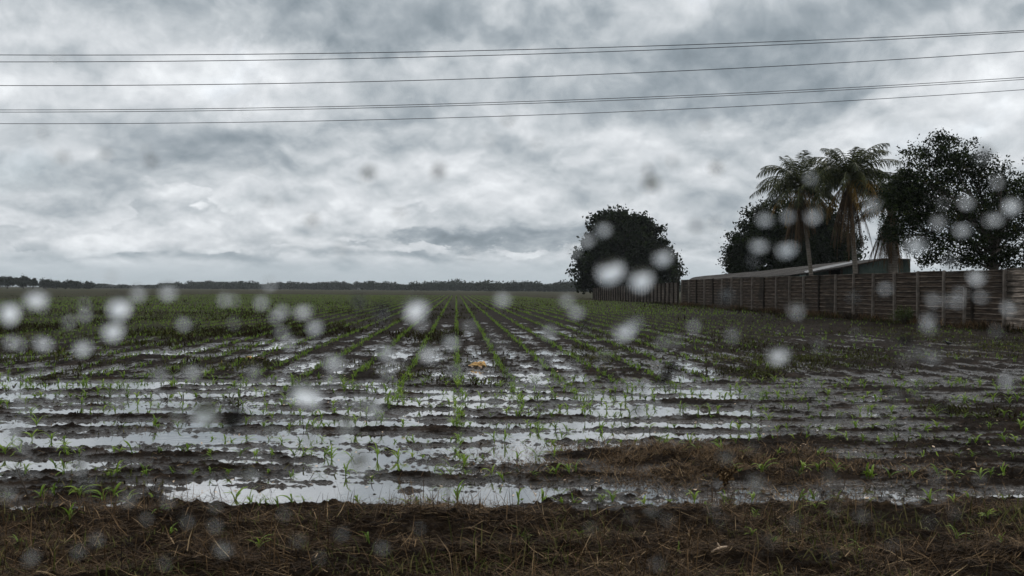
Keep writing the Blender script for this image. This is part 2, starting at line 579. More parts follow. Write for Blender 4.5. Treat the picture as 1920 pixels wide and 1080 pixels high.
def leaves_np(P, size, aspect=.45, droop=0.0, seed=0, vv=None):
    """rhombus leaves at points P"""
    r = np.random.default_rng(seed)
    n = len(P)
    d = r.normal(size=(n, 3)); d[:, 2] -= droop
    d /= np.linalg.norm(d, axis=1)[:, None]
    e = r.normal(size=(n, 3))
    s = np.cross(d, e); s /= np.linalg.norm(s, axis=1)[:, None] + 1e-9
    L = (size * r.uniform(.6, 1.3, n))[:, None]
    nrm = np.cross(d, s)
    a = P - d * L * .5
    b = P + s * L * aspect * .5 + nrm * L * .06
    c = P + d * L * .5
    e2 = P - s * L * aspect * .5 + nrm * L * .06
    V = np.stack([a, b, c, e2], 1).reshape(-1, 3)
    Q = np.arange(4 * n).reshape(n, 4)
    v = np.clip(r.normal(.45, .22, n) if vv is None else vv, 0, 1)
    return V, Q, np.repeat(v, 4)


def crown_points(blobs, clusters, per, csize, seed=0, shell=(.55, 1.02), rag=.12):
    r = np.random.default_rng(seed)
    vol = np.array([b[3] * b[4] * b[5] for b in blobs]) ** .67
    pick = r.choice(len(blobs), clusters, p=vol / vol.sum())
    B = np.array(blobs)[pick]
    d = r.normal(size=(clusters, 3)); d /= np.linalg.norm(d, axis=1)[:, None]
    rad = r.uniform(shell[0], shell[1], clusters) + r.normal(0, rag, clusters) * (r.random(clusters) < .35)
    cc = B[:, :3] + d * B[:, 3:] * rad[:, None]
    tone = np.clip(r.normal(.42, .18, clusters), 0, 1)
    P = np.repeat(cc, per, 0) + r.normal(size=(clusters * per, 3)) * (csize * r.uniform(.5, 1.3, clusters)).repeat(per)[:, None] * np.array([1, 1, .7])
    vv = np.repeat(tone, per) + r.normal(0, .12, clusters * per)
    return P, vv, cc


def limbs(mb, base, r0, targets, up_to, rseed=0, n=7):
    r = random.Random(rseed)
    top = Vector(up_to)
    b = Vector(base)
    mb.tube([b, b.lerp(top, .35) + Vector((r.uniform(-.1, .1), 0, 0)), b.lerp(top, .7), top], [r0 * 1.25, r0, r0 * .85, r0 * .7], n)
    for t in targets:
        t = Vector(t)
        s = b.lerp(top, r.uniform(.6, 1.0))
        mid = s.lerp(t, .5) + Vector((r.uniform(-.5, .5), r.uniform(-.5, .5), r.uniform(.0, .6)))
        rr = r0 * r.uniform(.28, .5)
        mb.tube([s, s.lerp(mid, .5), mid, t], [rr, rr * .8, rr * .6, rr * .2], 6)
        for q in range(3):
            e = mid.lerp(t, r.uniform(.2, .9)) + Vector((r.uniform(-1, 1), r.uniform(-1, 1), r.uniform(-.3, 1))) * (t - s).length * .14
            mb.tube([mid.lerp(t, .1 + .2 * q), mid.lerp(e, .6), e], [rr * .45, rr * .3, rr * .08], 5)


def tree(name, label, base, blobs, clusters, per, csize, leaf, aspect, trunk_r, top, ntarget, matl='dark_leaf', seed=0, shell=(.55, 1.02), rag=.12, group=None, cat='tree'):
    root = empty(name, base)
    tag(root, label, cat, group)
    b = Vector(base)
    blobs = [(x - b.x, y - b.y, z - b.z, a, c, d) for (x, y, z, a, c, d) in blobs]
    P, vv, cc = crown_points(blobs, clusters, per, csize, seed, shell, rag)
    keep = P[:, 2] > .15
    P, vv = P[keep], vv[keep]
    V, Q, v = leaves_np(P, leaf, aspect, .2, seed + 1, vv)
    link('crown', mesh_np('crown', V, Q, v), M[matl], root)
    rs = np.random.default_rng(seed + 3)
    tg = cc[rs.choice(len(cc), min(ntarget, len(cc)), replace=False)] if ntarget else []
    mb = MB()
    limbs(mb, (0, 0, -.3), trunk_r, [tuple(t) for t in tg], tuple(Vector(top) - b), seed)
    mb.build('trunk', M['bark'], root, True)
    return root


def gz(x, y):
    return float(height(np.array([x]), np.array([y]))[0])


def blob(x, y, Y, rx, ry, depth=None):
    """ellipsoid seen at photo (x, y), radii given in photo pixels"""
    p = at(x, y, Y)
    return (p.x, p.y, p.z, rx * Y / F, (depth or rx) * Y / F, ry * Y / F)


# dense round tree at the end of the fence
D = 172
b = at(1165, 556, D)
tree('round_tree', 'dense dark round two-lobed tree standing alone beyond the far end of the fence', (b.x, D, 0),
     [blob(1148, 452, D, 56, 58, 60), blob(1130, 490, D, 52, 52), blob(1210, 465, D, 42, 56), blob(1232, 500, D, 44, 46), blob(1180, 500, D, 70, 44),
      blob(1108, 510, D, 30, 34), blob(1200, 430, D, 24, 24), blob(1150, 420, D, 34, 28)],
     1500, 46, .62, .62, .65, .45, at(1165, 470, D), 10, seed=5, shell=(.15, 1.0), rag=.09)
# big dark tree behind the shed
D = 112
b = at(1480, 560, D)
tree('spreading_tree', 'wide dark fine-leaved tree behind the grey shed roof and the two tall palms', (b.x, D, 0),
     [blob(1450, 430, D, 62, 56, 60), blob(1410, 468, D, 50, 50), blob(1510, 440, D, 66, 62, 60), blob(1575, 470, D, 44, 52), blob(1384, 498, D, 26, 30),
      blob(1480, 480, D, 110, 50, 60), blob(1540, 410, D, 40, 32)],
     1700, 48, .42, .34, .55, .4, at(1480, 470, D), 10, seed=9, shell=(.15, 1.02), rag=.08)
# open broadleaf tree over the fence, right
D = 50.5
b = at(1868, 600, D)
tree('broadleaf_tree', 'tall open-crowned broadleaf tree with forked trunk rising over the fence at far right', (b.x, D, 0),
     [blob(1790, 300, D, 62, 42, 60), blob(1725, 290, D, 40, 20, 30), blob(1840, 320, D, 50, 34, 60), blob(1765, 262, D, 30, 20, 30), blob(1700, 350, D, 44, 46, 50), blob(1672, 372, D, 22, 44, 24), blob(1668, 430, D, 18, 26, 20), blob(1690, 440, D, 28, 30, 30), blob(1740, 345, D, 66, 42, 70), blob(1690, 372, D, 42, 40, 50),
      blob(1900, 360, D, 52, 50, 60), blob(1830, 385, D, 80, 52, 80), blob(1750, 405, D, 70, 42, 70), blob(1700, 415, D, 46, 26, 40), blob(1880, 430, D, 76, 50, 70),
      blob(1790, 450, D, 64, 30, 60), blob(1760, 480, D, 44, 14, 36), blob(1830, 484, D, 60, 18, 50), blob(1730, 455, D, 36, 22, 34), blob(1900, 480, D, 60, 34, 60), blob(1960, 400, D, 66, 80, 70), blob(1960, 320, D, 36, 26, 30), blob(1735, 492, D, 30, 8, 24), blob(1700, 330, D, 24, 22, 24)],
     2000, 21, .22, .16, .5, .22, at(1862, 440, D), 30, 'broad_leaf', seed=21, shell=(.25, 1.05), rag=.10)

# distant single trees at the left horizon
for i, (x, y, rx, ry, n, lab) in enumerate([(14, 527, 26, 9, 2, 'distant dark tree cut by the left edge of the picture'), (44, 527, 14, 10, 2, 'distant rounded dark tree, taller of the pair at the left edge'),
                                            (62, 529, 7, 7, 1, 'smallest distant tree with open crown and visible trunk, second gap from the left'), (86, 531, 13, 7, 1, 'distant wide rounded tree between two gaps in the left tree line'),
                                            (106, 533, 10, 5, 1, 'low distant tree joined to the right of the wide rounded one'), (123, 533, 5, 6, 1, 'narrow square-topped distant tree on the left horizon'),
                                            (133, 532, 5, 7, 1, 'slim distant tree between the square-topped one and a broader one'), (143, 533, 9, 6, 1, 'broader distant tree right of the slim one on the left horizon'),
                                            (166, 534, 10, 6, 1, 'pale hazy distant tree, last single tree before the low tree line')]):
    Y = 560 + 10 * i
    p = at(x, y + 10, Y)
    tree('distant_tree', lab, (p.x, Y, 0), [blob(x, y, Y, rx, ry), blob(x - rx * .4, y + 2, Y, rx * .6, ry * .9), blob(x + rx * .4, y + 2, Y, rx * .6, ry * .8)],
         60 + 8 * rx, 22, .7, .8, .7, .3, at(x, y, Y), 3, 'far_leaf', seed=100 + i, shell=(.1, 1), rag=.05, group='single trees on the left horizon')

# the low wood along the horizon
r = np.random.default_rng(3)
PP, VV = [], []
x = 150.0
while x < 2300:
    Y = 880 + r.uniform(-50, 50) + 120 * math.sin(x * .004)
    c = at(x, 540, Y)
    if x < 600:
        hh = r.uniform(5, 9) * (1.0 if x > 300 else .55)
    else:
        hh = r.uniform(5, 8.8) * (1.25 if r.random() < .12 else 1)
    rx = r.uniform(4, 10)
    n = int(70 * rx)
    d = r.normal(size=(n, 3)); d /= np.linalg.norm(d, axis=1)[:, None]
    q = np.array([c.x, Y, hh * .5]) + d * np.array([rx, rx, hh * .5]) * r.uniform(.2, 1.05, n)[:, None]
    PP.append(q); VV.append(np.full(n, r.uniform(.2, .7)) + r.normal(0, .1, n))
    x += r.uniform(3, 10)
V, Q, v = leaves_np(np.concatenate(PP), 1.5, .8, 0, 4, np.concatenate(VV))
tag(link('wood', mesh_np('wood', V, Q, v), M['far_leaf']), 'far-off dark line of woodland along the horizon', 'woodland', kind='stuff')


# ------------------------------------------------------------------ coconut palms
def frond_mesh(L, elev, az, droop, seed, leaflets=44, width=.62, hang=.35):
    r = np.random.default_rng(seed)
    n = 16
    pts = []
    p = np.zeros(3)
    a = elev
    for i in range(n + 1):
        pts.append(p.copy())
        step = L / n
        p = p + np.array([math.cos(a) * step, 0, math.sin(a) * step])
        a -= droop / n * (.5 + 1.1 * i / n)
    pts = np.array(pts)
    V, Q, A = [], [], []

    def quad(a_, b_, c_, d_, v):
        k = len(V)
        V.extend([a_, b_, c_, d_]); Q.append((k, k + 1, k + 2, k + 3)); A.extend([v] * 4)
    for i in range(n):
        w = .035 * (1 - i / n) + .008
        quad(pts[i] + [0, -w, 0], pts[i] + [0, w, 0], pts[i + 1] + [0, w * .9, 0], pts[i + 1] + [0, -w * .9, 0], .9)
        quad(pts[i] + [0, 0, -w], pts[i] + [0, 0, w * .6], pts[i + 1] + [0, 0, w * .5], pts[i + 1] + [0, 0, -w * .9], .8)
    for k in range(leaflets):
        t = .12 + .88 * k / leaflets
        f = t * n
        i = min(int(f), n - 1)
        b = pts[i] + (pts[i + 1] - pts[i]) * (f - i)
        tan = pts[i + 1] - pts[i]; tan = tan / np.linalg.norm(tan)
        for sd_ in (-1, 1):
            if r.random() < .08:
                continue
            ll = width * (math.sin(math.pi * min(1, .18 + t * .80)) ** .6) * r.uniform(.8, 1.15)
            d = tan * .55 + np.array([0, sd_, 0]) * r.uniform(.55, .95) + np.array([0, 0, -hang * r.uniform(.4, 1.6)])
            d /= np.linalg.norm(d)
            mid = b + d * ll * .5
            d2 = d + np.array([0, 0, -hang * 1.5]); d2 /= np.linalg.norm(d2)
            tip = mid + d2 * ll * .5
            w = .019
            v = r.uniform(.1, .9)
            quad(b - tan * w, b + tan * w, mid + tan * w * 1.1, mid - tan * w * 1.1, v)
            quad(mid - tan * w * 1.1, mid + tan * w * 1.1, tip + tan * w * .15, tip - tan * w * .15, v)
    V = np.array(V)
    ca, sa = math.cos(az), math.sin(az)
    V = np.stack([V[:, 0] * ca - V[:, 1] * sa, V[:, 0] * sa + V[:, 1] * ca, V[:, 2]], -1)
    return V, np.array(Q), np.array(A)


def palm(label, foot, crown, size, seed, greens=17, yellow=5, dead=9, trunk_r=.14, skirt=1.0):
    greens, dead = greens + 6, int(dead * 1.7)
    foot, crown = Vector(foot), Vector(crown)
    root = empty('coconut_palm', foot)
    tag(root, label, 'palm tree', 'coconut palms behind the fence')
    top = crown - foot
    mb = MB()
    n = 12
    pts, rad = [], []
    for i in range(n + 1):
        t = i / n
        q = Vector((top.x * t ** 1.3, top.y * t, -.3 + (top.z + .3) * t))
        pts.append(q); rad.append(trunk_r * (1.35 - .45 * min(1, t * 3)) * (1 - .25 * t))
    mb.tube(pts, rad, 9)
    mb.build('trunk', M['palm_bark'], root, True)
    r = random.Random(seed)
    k = 0
    for i in range(greens):
        elev = math.radians(86 - 100 * (i / greens) ** .9 + r.uniform(-7, 7))
        azm = i * 2.39996 + r.uniform(-.3, .3)
        L = size * r.uniform(.85, 1.08)
        young = i < 5
        V, Q, A = frond_mesh(L * (.72 if young else 1), elev, azm, math.radians(r.uniform(25, 60) if young else r.uniform(62, 138)) * (1 if elev > .4 else .8), seed * 100 + i, 44, size * r.uniform(.22, .31), .25 if young else r.uniform(.35, .8))
        o = link('frond', mesh_np('frond', V, Q, A), M['palm_green'], root); o.location = top
    for i in range(yellow):
        V, Q, A = frond_mesh(size * r.uniform(.8, 1.0), math.radians(r.uniform(-35, 10)), r.uniform(0, 6.28), math.radians(r.uniform(50, 95)), seed * 100 + 40 + i, 36, size * .22, 1.0)
        o = link('frond', mesh_np('frond', V, Q, A), M['palm_yellow'], root); o.location = top - Vector((0, 0, .15))
        o['label'] = 'yellowing drooping frond'
    for i in range(dead):
        V, Q, A = frond_mesh(size * r.uniform(.75, 1.1) * skirt, math.radians(r.uniform(-85, -62)), r.uniform(0, 6.28), math.radians(r.uniform(5, 22)), seed * 100 + 70 + i, 40, size * .19, 2.0)
        o = link('frond', mesh_np('frond', V, Q, A), M['palm_dead'], root); o.location = top - Vector((0, 0, .25))
        o['label'] = 'dead brown frond hanging along the trunk'
    # coconuts
    me = None
    for i in range(7):
        if me is None:
            nb = MB()
            ns, nr = 8, 6
            for a_ in range(nr + 1):
                for c_ in range(ns):
                    th, ph = math.pi * a_ / nr, 2 * math.pi * c_ / ns
                    nb.v.append((.10 * math.sin(th) * math.cos(ph), .10 * math.sin(th) * math.sin(ph), .13 * math.cos(th)))
            for a_ in range(nr):
                for c_ in range(ns):
                    nb.f.append((a_ * ns + c_, a_ * ns + (c_ + 1) % ns, (a_ + 1) * ns + (c_ + 1) % ns, (a_ + 1) * ns + c_))
            o = nb.build('coconut', M['nut'], root, True)
            me = o.data
        else:
            o = link('coconut', me, None, root)
        a = i * .9 + seed
        o.location = top + Vector((.26 * math.cos(a), .26 * math.sin(a), -.30 - .1 * (i % 3)))
    return root


def m_flat(c, rough=.7, var=.35, scale=8, spec=.3):
    def fn(gg, bs, out):
        P = gg.n('ShaderNodeTexCoord').outputs['Object']
        k = gg.noise(P, scale, 5, .6)
        lo = tuple(q * (1 - var) for q in c); hi = tuple(min(1, q * (1 + var)) for q in c)
        gg.put(bs.inputs['Base Color'], gg.ramp(k, [(.3, lo), (.7, hi)]))
        bs.inputs['Roughness'].default_value = rough
        bs.inputs['Specular IOR Level'].default_value = spec
    return fn


M['nut'] = mat('coconut_husk', m_flat((.20, .11, .03)))
palm('left coconut palm with arching fronds, its trunk in front of the shed roof', (at(1528, 560, 61.8).x, 61.8, 0), at(1500, 350, 61.8), 3.15, 3, 30, 9, 16, .16, 1.15)
palm('taller middle coconut palm with orange hanging fronds in front of the green gable', (at(1608, 560, 57.5).x, 57.5, 0), at(1592, 334, 57.5), 3.2, 8, 34, 11, 18, .17, 1.35)
palm('coconut palm half hidden by the broadleaf tree, trunk wrapped in dead fronds', (at(1676, 560, 61).x, 61, 0), at(1672, 380, 61), 3.2, 12, 18, 4, 30, .36, 1.25)


# ------------------------------------------------------------------ fences
def m_slat(tint, glo):
    def fn(gg, bs, out):
        P = gg.n('ShaderNodeNewGeometry').outputs['Position']
        sp = gg.n('ShaderNodeSeparateXYZ'); gg.put(sp.inputs[0], P)
        st = gg.xyz(gg.mul(sp.outputs[0], 1.2), gg.mul(sp.outputs[1], 1.2), gg.mul(sp.outputs[2], 22.0))
        n = gg.noise(st, 1.0, 6, .65)
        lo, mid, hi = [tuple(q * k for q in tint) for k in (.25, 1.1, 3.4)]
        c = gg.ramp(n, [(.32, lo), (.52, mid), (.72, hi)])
        blot = gg.rng(gg.noise(P, .55, 5, .6), .50, .66, 0, .8)
        c = gg.mix(blot, c, (.020, .017, .013))
        pale = gg.rng(gg.noise(st, 2.3, 4, .7), .60, .72, 0, .75)
        c = gg.mix(pale, c, glo)
        gg.put(bs.inputs['Base Color'], c)
        bs.inputs['Roughness'].default_value = .85
        bs.inputs['Specular IOR Level'].default_value = .08
        bump(gg, bs, n, .5, .02)
    return fn


M['slat'] = mat('fence_slat', m_slat((.036, .026, .019), (.17, .135, .11)))
M['slat_lip_lit'] = mat('fence_slat_edge_lit', m_slat((.095, .077, .062), (.27, .23, .20)))  # paler slat colour, painted as the light caught by the board lips
M['slat_far'] = mat('fence_slat_far', m_slat((.070, .058, .048), (.20, .18, .16)))
M['slat_pale'] = mat('fence_slat_pale', m_slat((.17, .14, .115), (.42, .38, .34)))
M['post'] = mat('fence_post', m_flat((.13, .112, .095), .85, .5, 3, .08))
M['post_dark'] = mat('fence_post_dark', m_flat((.020, .016, .012), .85, .5, 3, .08))


def fence(label, A, B, n, h0, h1, boards, slat, postm, seed, pale=None, post_w=.13):
    """from A to B, n panels; boards lap over each other like siding"""
    A, B = Vector((A[0], A[1], 0)), Vector((B[0], B[1], 0))
    root = empty('slat_fence', A)
    tag(root, label, 'fence')
    r = random.Random(seed)
    dirv = (B - A).normalized()
    nor = Vector((dirv.y, -dirv.x, 0))
    if nor.x > 0:
        nor = -nor
    L = (B - A).length
    sp = L / n
    rz = math.atan2(dirv.y, dirv.x)
    for i in range(n + 1):
        t = i / n
        h = h0 + (h1 - h0) * t
        p = dirv * (i * sp)
        mb = MB()
        lean = Matrix.Rotation(r.uniform(-.012, .012), 3, 'X') @ Matrix.Rotation(r.uniform(-.012, .012), 3, 'Y')
        top = h + r.uniform(-.02, .06)
        mb.box(p + nor * .05 + Vector((0, 0, top / 2 - .2)), (post_w * .9, post_w, top + .4), rz, lean)
        mb.box(p + nor * .05 + Vector((0, 0, top + .015)), (post_w * .6, post_w * .7, .03), rz, lean)
        mb.build('post', M[postm] if r.random() < .7 else M['post_dark'], root)
        if i == n:
            break
        h2 = h + (h1 - h0) / n * .5 + r.uniform(-.03, .03)
        c = p + dirv * sp * .5
        mb = MB()
        bh = h2 / boards
        for k in range(boards):
            z0 = k * bh + .01
            tl = Matrix.Rotation(r.uniform(-.007, .007), 3, 'Y') @ Matrix.Rotation(.13 + r.uniform(-.03, .03), 3, 'X')
            mb.box(c + Vector((0, 0, z0 + bh / 2)) - nor * .02, (sp - post_w * .5, .03, bh * 1.04), rz, tl)
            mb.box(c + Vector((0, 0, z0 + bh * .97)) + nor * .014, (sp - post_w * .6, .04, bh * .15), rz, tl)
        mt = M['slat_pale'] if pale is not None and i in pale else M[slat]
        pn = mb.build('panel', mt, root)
        pn.data.materials.append(M['slat_lip_lit'])
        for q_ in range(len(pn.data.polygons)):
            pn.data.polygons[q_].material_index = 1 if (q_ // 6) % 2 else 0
    return root


def fx(Y):
    return 24.4 - .1 * Y


fence('long near fence of dark weathered horizontal slats between concrete posts', (fx(31.6), 31.6), (fx(90), 90), 25, 2.55, 2.52, 11, 'slat', 'post', 4, pale=(1, 2, 3))
fence('lower far fence of greyish slats and closely spaced dark posts reaching to the round tree', (15.25, 91.2), (11.96, 146), 30, 2.32, 1.85, 9, 'slat_far', 'post_dark', 6, post_w=.16)
# a shorter prop post standing alone against the near fence
mb = MB()
Y = 43.6
mb.box((fx(Y) - .22, Y, .85), (.11, .11, 1.9), -.1, Matrix.Rotation(.02, 3, 'Y'))
mb.box((fx(Y) - .225, Y, 1.81), (.07, .07, .03), -.1)
o = mb.build('prop_post', M['post'])
tag(o, 'short pale post leaning on the near fence, lower than the posts either side', 'post')

# ------------------------------------------------------------------ shed


def m_roof(gg, bs, out):
    P = gg.n('ShaderNodeNewGeometry').outputs['Position']
    sp = gg.n('ShaderNodeSeparateXYZ'); gg.put(sp.inputs[0], P)
    wv = gg.m('SINE', gg.mul(gg.add(sp.outputs[1], gg.mul(sp.outputs[0], .3)), 34.0))
    st = gg.noise(gg.xyz(gg.mul(sp.outputs[0], .5), gg.mul(sp.outputs[1], 1.4), sp.outputs[2]), 1.0, 6, .65)
    c = gg.ramp(st, [(.3, (.020, .017, .016)), (.5, (.055, .049, .044)), (.7, (.14, .13, .12))])
    gg.put(bs.inputs['Base Color'], gg.mix(gg.rng(wv, .3, 1, 0, .35), c, (.05, .045, .042)))
    bs.inputs['Roughness'].default_value = .85
    bs.inputs['Specular IOR Level'].default_value = .1
    bump(gg, bs, wv, .8, .04)


def m_green(gg, bs, out):
    P = gg.n('ShaderNodeNewGeometry').outputs['Position']
    n = gg.noise(P, 1.6, 6, .65)
    c = gg.ramp(n, [(.3, (.035, .055, .047)), (.55, (.065, .095, .080)), (.75, (.11, .14, .12))])
    sp = gg.n('ShaderNodeSeparateXYZ'); gg.put(sp.inputs[0], P)
    dr = gg.rng(gg.noise(gg.xyz(gg.mul(sp.outputs[0], 6.0), sp.outputs[1], gg.mul(sp.outputs[2], .5)), 1, 5, .7), .56, .70, 0, .6)
    gg.put(bs.inputs['Base Color'], gg.mix(dr, c, (.03, .028, .02)))
    bs.inputs['Roughness'].default_value = .8


M['roof'] = mat('corrugated_roof', m_roof)
M['green'] = mat('green_wall_paint', m_green)
M['wood'] = mat('old_timber', m_flat((.05, .038, .028), .8, .5, 6))
M['tin'] = mat('bare_tin', m_flat((.20, .20, .20), .6, .35, 5, .3))
M['shade_in'] = mat('painted_indoor_shade', m_flat((.010, .009, .008), .9, .3, 3))  # near-black colour stands in for the shade inside the shed

E0, E1 = at(1488, 514.5, 64.3), at(1287, 526, 89.5)       # eave ends, near and far
R0, R1 = at(1655, 484, 67), at(1304, 519.5, 93.5)         # ridge ends
K0 = at(1707, 486, 66)                                     # right-hand top corner of the end wall
shed = empty('shed', (E0.x, E0.y, 0))
tag(shed, 'long low shed with sagging grey corrugated roof and green end wall behind the fence', 'shed')
off = Vector((E0.x, E0.y, 0))


def sheet(mb, rows):
    """thick sheet from a grid of points"""
    b = len(mb.v)
    nr, nc = len(rows), len(rows[0])
    for dz_ in (0, -.05):
        for rr in rows:
            for p in rr:
                mb.v.append((p[0], p[1], p[2] + dz_))
    for k in (0, 1):
        o_ = b + k * nr * nc
        for i in range(nr - 1):
            for j in range(nc - 1):
                q = (o_ + i * nc + j, o_ + i * nc + j + 1, o_ + (i + 1) * nc + j + 1, o_ + (i + 1) * nc + j)
                mb.f.append(q if k == 0 else q[::-1])
    ring = [(0, j) for j in range(nc)] + [(i, nc - 1) for i in range(1, nr)] + [(nr - 1, j) for j in range(nc - 2, -1, -1)] + [(i, 0) for i in range(nr - 2, 0, -1)]
    for a_, c_ in zip(ring, ring[1:] + ring[:1]):
        p, q = b + a_[0] * nc + a_[1], b + c_[0] * nc + c_[1]
        mb.f.append((p, q, q + nr * nc, p + nr * nc))


rr_ = random.Random(2)
mb = MB()
rows = []
for i in range(27):
    t = i / 26
    e, rg = E0.lerp(E1, t), R0.lerp(R1, t)
    row = []
    for j in range(7):
        u = j / 6
        p = e.lerp(rg, u) - off
        p.z += -.10 * math.sin(math.pi * u) * (1 - t) - .03 * math.sin(t * 9 + u * 3) + rr_.uniform(-.02, .02)
        row.append(p)
    rows.append(row)
sheet(mb, rows)
mb.build('roof', M['roof'], shed)
mb = MB()                                                  # the back slope and the flat strip to the right corner
back0, back1 = K0 + Vector((1.5, 6, -.7)), R1 + Vector((4, 2, -.9))
sheet(mb, [[R0 - off, K0 - off + Vector((0, .1, .03))], [R0 + Vector((.5, 9, -.05)) - off, K0 + Vector((.6, 9, -.1)) - off]])
mb.build('roof', M['roof'], shed)
# end wall with its openings
wy = .35
mb = MB()


def P3(x, y, Y):
    return at(x, y, Y) - off


def wallpoly(mb, x0, x1, Ya, Yb, y0a, y0b):
    a, b_ = P3(x0, y0a, Ya), P3(x1, y0b, Yb)
    a2, b2 = Vector((a.x, a.y, 0)), Vector((b_.x, b_.y, 0))
    th = Vector((0, .12, 0))
    pts = [a2, b2, b_, a]
    mb.poly(pts); mb.poly([p + th for p in pts[::-1]])
    for i in range(4):
        p, q = pts[i], pts[(i + 1) % 4]
        mb.poly([p, p + th, q + th, q])


Yw = 67.2
for (x0, x1, ya, yb) in ((1512, 1556, 514, 505), (1578, 1604, 500, 495), (1612, 1655, 493, 486)):
    wallpoly(mb, x0, x1, Yw, Yw, ya, yb)
wallpoly(mb, 1655, 1707, Yw, Yw - .6, 486, 487)
mb.build('wall', M['green'], shed)
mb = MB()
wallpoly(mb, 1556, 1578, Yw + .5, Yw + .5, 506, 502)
mb.build('doorway', M['shade_in'], shed)  # flat sheet closing the opening, indoor shade put into its colour
mb = MB()                                                  # long side wall under the eave
for i in range(1):
    a, b_ = E0 - off, E1 - off
    n_ = Vector((.35, .2, 0))
    mb.poly([Vector((a.x, a.y, 0)) + n_, Vector((b_.x, b_.y, 0)) + n_, b_ + n_ + Vector((0, 0, .02)), a + n_ + Vector((0, 0, .02))])
    mb.poly([Vector((a.x, a.y, 0)) + n_ * 1.3, a + n_ * 1.3, b_ + n_ * 1.3, Vector((b_.x, b_.y, 0)) + n_ * 1.3])
    a3, b3 = K0 - off, R1 + Vector((4, 0, -.6)) - off
    mb.poly([Vector((a3.x, a3.y, 0)), a3, b3, Vector((b3.x, b3.y, 0))])
mb.build('side_wall', M['green'], shed)
for x, yt in ((1556, 505), (1578, 500.5), (1608, 494)):
    mb = MB()
    a = P3(x, yt, Yw - .1)
    mb.box((a.x, a.y, a.z / 2), (.13, .12, a.z))
    mb.build('timber_post', M['wood'], shed)
mb = MB()
a, b_ = P3(1502, 514.5, 66.0), P3(1655, 486.5, 66.3)
mb.tube([a, a.lerp(b_, .5) - Vector((0, 0, .05)), b_], [.06, .06, .06], 6)
mb.build('rafter', M['wood'], shed)
mb = MB()
sheet(mb, [[P3(1512, 511, 65.2), P3(1545, 504, 65.4), P3(1604, 491.5, 65.8)], [P3(1508, 508.5, 66.2), P3(1545, 499.5, 66.4), P3(1600, 489.5, 66.6)]])
mb.build('loose_tin_sheet', M['tin'], shed)


# ------------------------------------------------------------------ grasses, weeds, crop
def blades(bx, by, bz, L, w, lean, az, curl, vv, seed=0):
    """strips with 3 levels; lean in radians from vertical"""
    n = len(bx)
    B = np.stack([bx, by, bz], -1)
    hd = np.stack([np.cos(az), np.sin(az), np.zeros(n)], -1)
    sdv = np.stack([-np.sin(az), np.cos(az), np.zeros(n)], -1)
    z = np.array([0, 0, 1.0])

    def dr(a):
        return hd * np.sin(a)[:, None] + z * np.cos(a)[:, None]
    p1 = B + dr(lean) * (L * .5)[:, None]
    p2 = p1 + dr(lean + curl) * (L * .5)[:, None]
    W = w[:, None]
    V = np.stack([B - sdv * W * .4, B + sdv * W * .4, p1 - sdv * W * .5, p1 + sdv * W * .5, p2 - sdv * W * .08, p2 + sdv * W * .08], 1).reshape(-1, 3)
    k = np.arange(n)[:, None] * 6
    Q = np.concatenate([k + np.array([[0, 1, 3, 2]]), k + np.array([[2, 3, 5, 4]])], 0)
    return V, Q, np.repeat(np.clip(vv, 0, 1), 6)


def join(parts):
    Vs, Qs, As, o = [], [], [], 0
    for V, Q, A in parts:
        Vs.append(V); Qs.append(Q + o); As.append(A); o += len(V)
    return np.concatenate(Vs), np.concatenate(Qs), np.concatenate(As)


r = np.random.default_rng(77)
# dead straw lying on the verge
n = 74000
bx = r.uniform(-6.5, 6.5, n); by = r.uniform(4.4, VERGE + .12, n)
dens = fbm(bx * .9, by * 1.6, 60, 4, .6)
keep = (dens * 1.5 + .32 + .25 * (by < 6.2) > r.random(n) * .9)
bx, by = bx[keep], by[keep]; n = len(bx)
stand = r.random(n) < .10
P1 = blades(bx, by, height(bx, by) + r.uniform(-.01, .035, n), r.uniform(.06, .24, n), r.uniform(.002, .006, n),
            np.where(stand, r.uniform(.1, .8, n), r.uniform(1.15, 1.62, n)), r.normal(0, .9, n) + np.pi * (r.random(n) < .5), r.uniform(-.3, .5, n),
            np.clip(r.normal(.34, .2, n) + .5 * (r.random(n) < .05), 0, 1))
# on the mound
n = 30000
bx = 1.75 + r.normal(0, .90, n); by = 9.05 + r.normal(0, .60, n)
k = fbm(bx * 1.6, by * 2.2, 62, 4, .6) * 1.2 + .55 > r.random(n) * .8
bx, by = bx[k], by[k]; n = len(bx)
bx = bx - .25 * (by - 9)
P2 = blades(bx, by, height(bx, by) + r.uniform(-.01, .03, n), r.uniform(.04, .15, n), r.uniform(.002, .006, n), r.uniform(.9, 1.62, n),
            r.uniform(0, 6.28, n), r.uniform(-.3, .5, n), r.normal(.46, .20, n))
# thin litter over the near field
n = 9000
by = 1 / r.uniform(1 / 34, 1 / 7.3, n); bx = r.uniform(-.6, .6, n) * by
z = height(bx, by)
k = z > .0
bx, by, z = bx[k], by[k], z[k]; n = len(bx)
P3_ = blades(bx, by, z + .006, r.uniform(.03, .12, n), r.uniform(.003, .007, n), r.uniform(1.2, 1.6, n), r.uniform(0, 6.28, n), r.uniform(-.2, .3, n), r.normal(.45, .25, n))
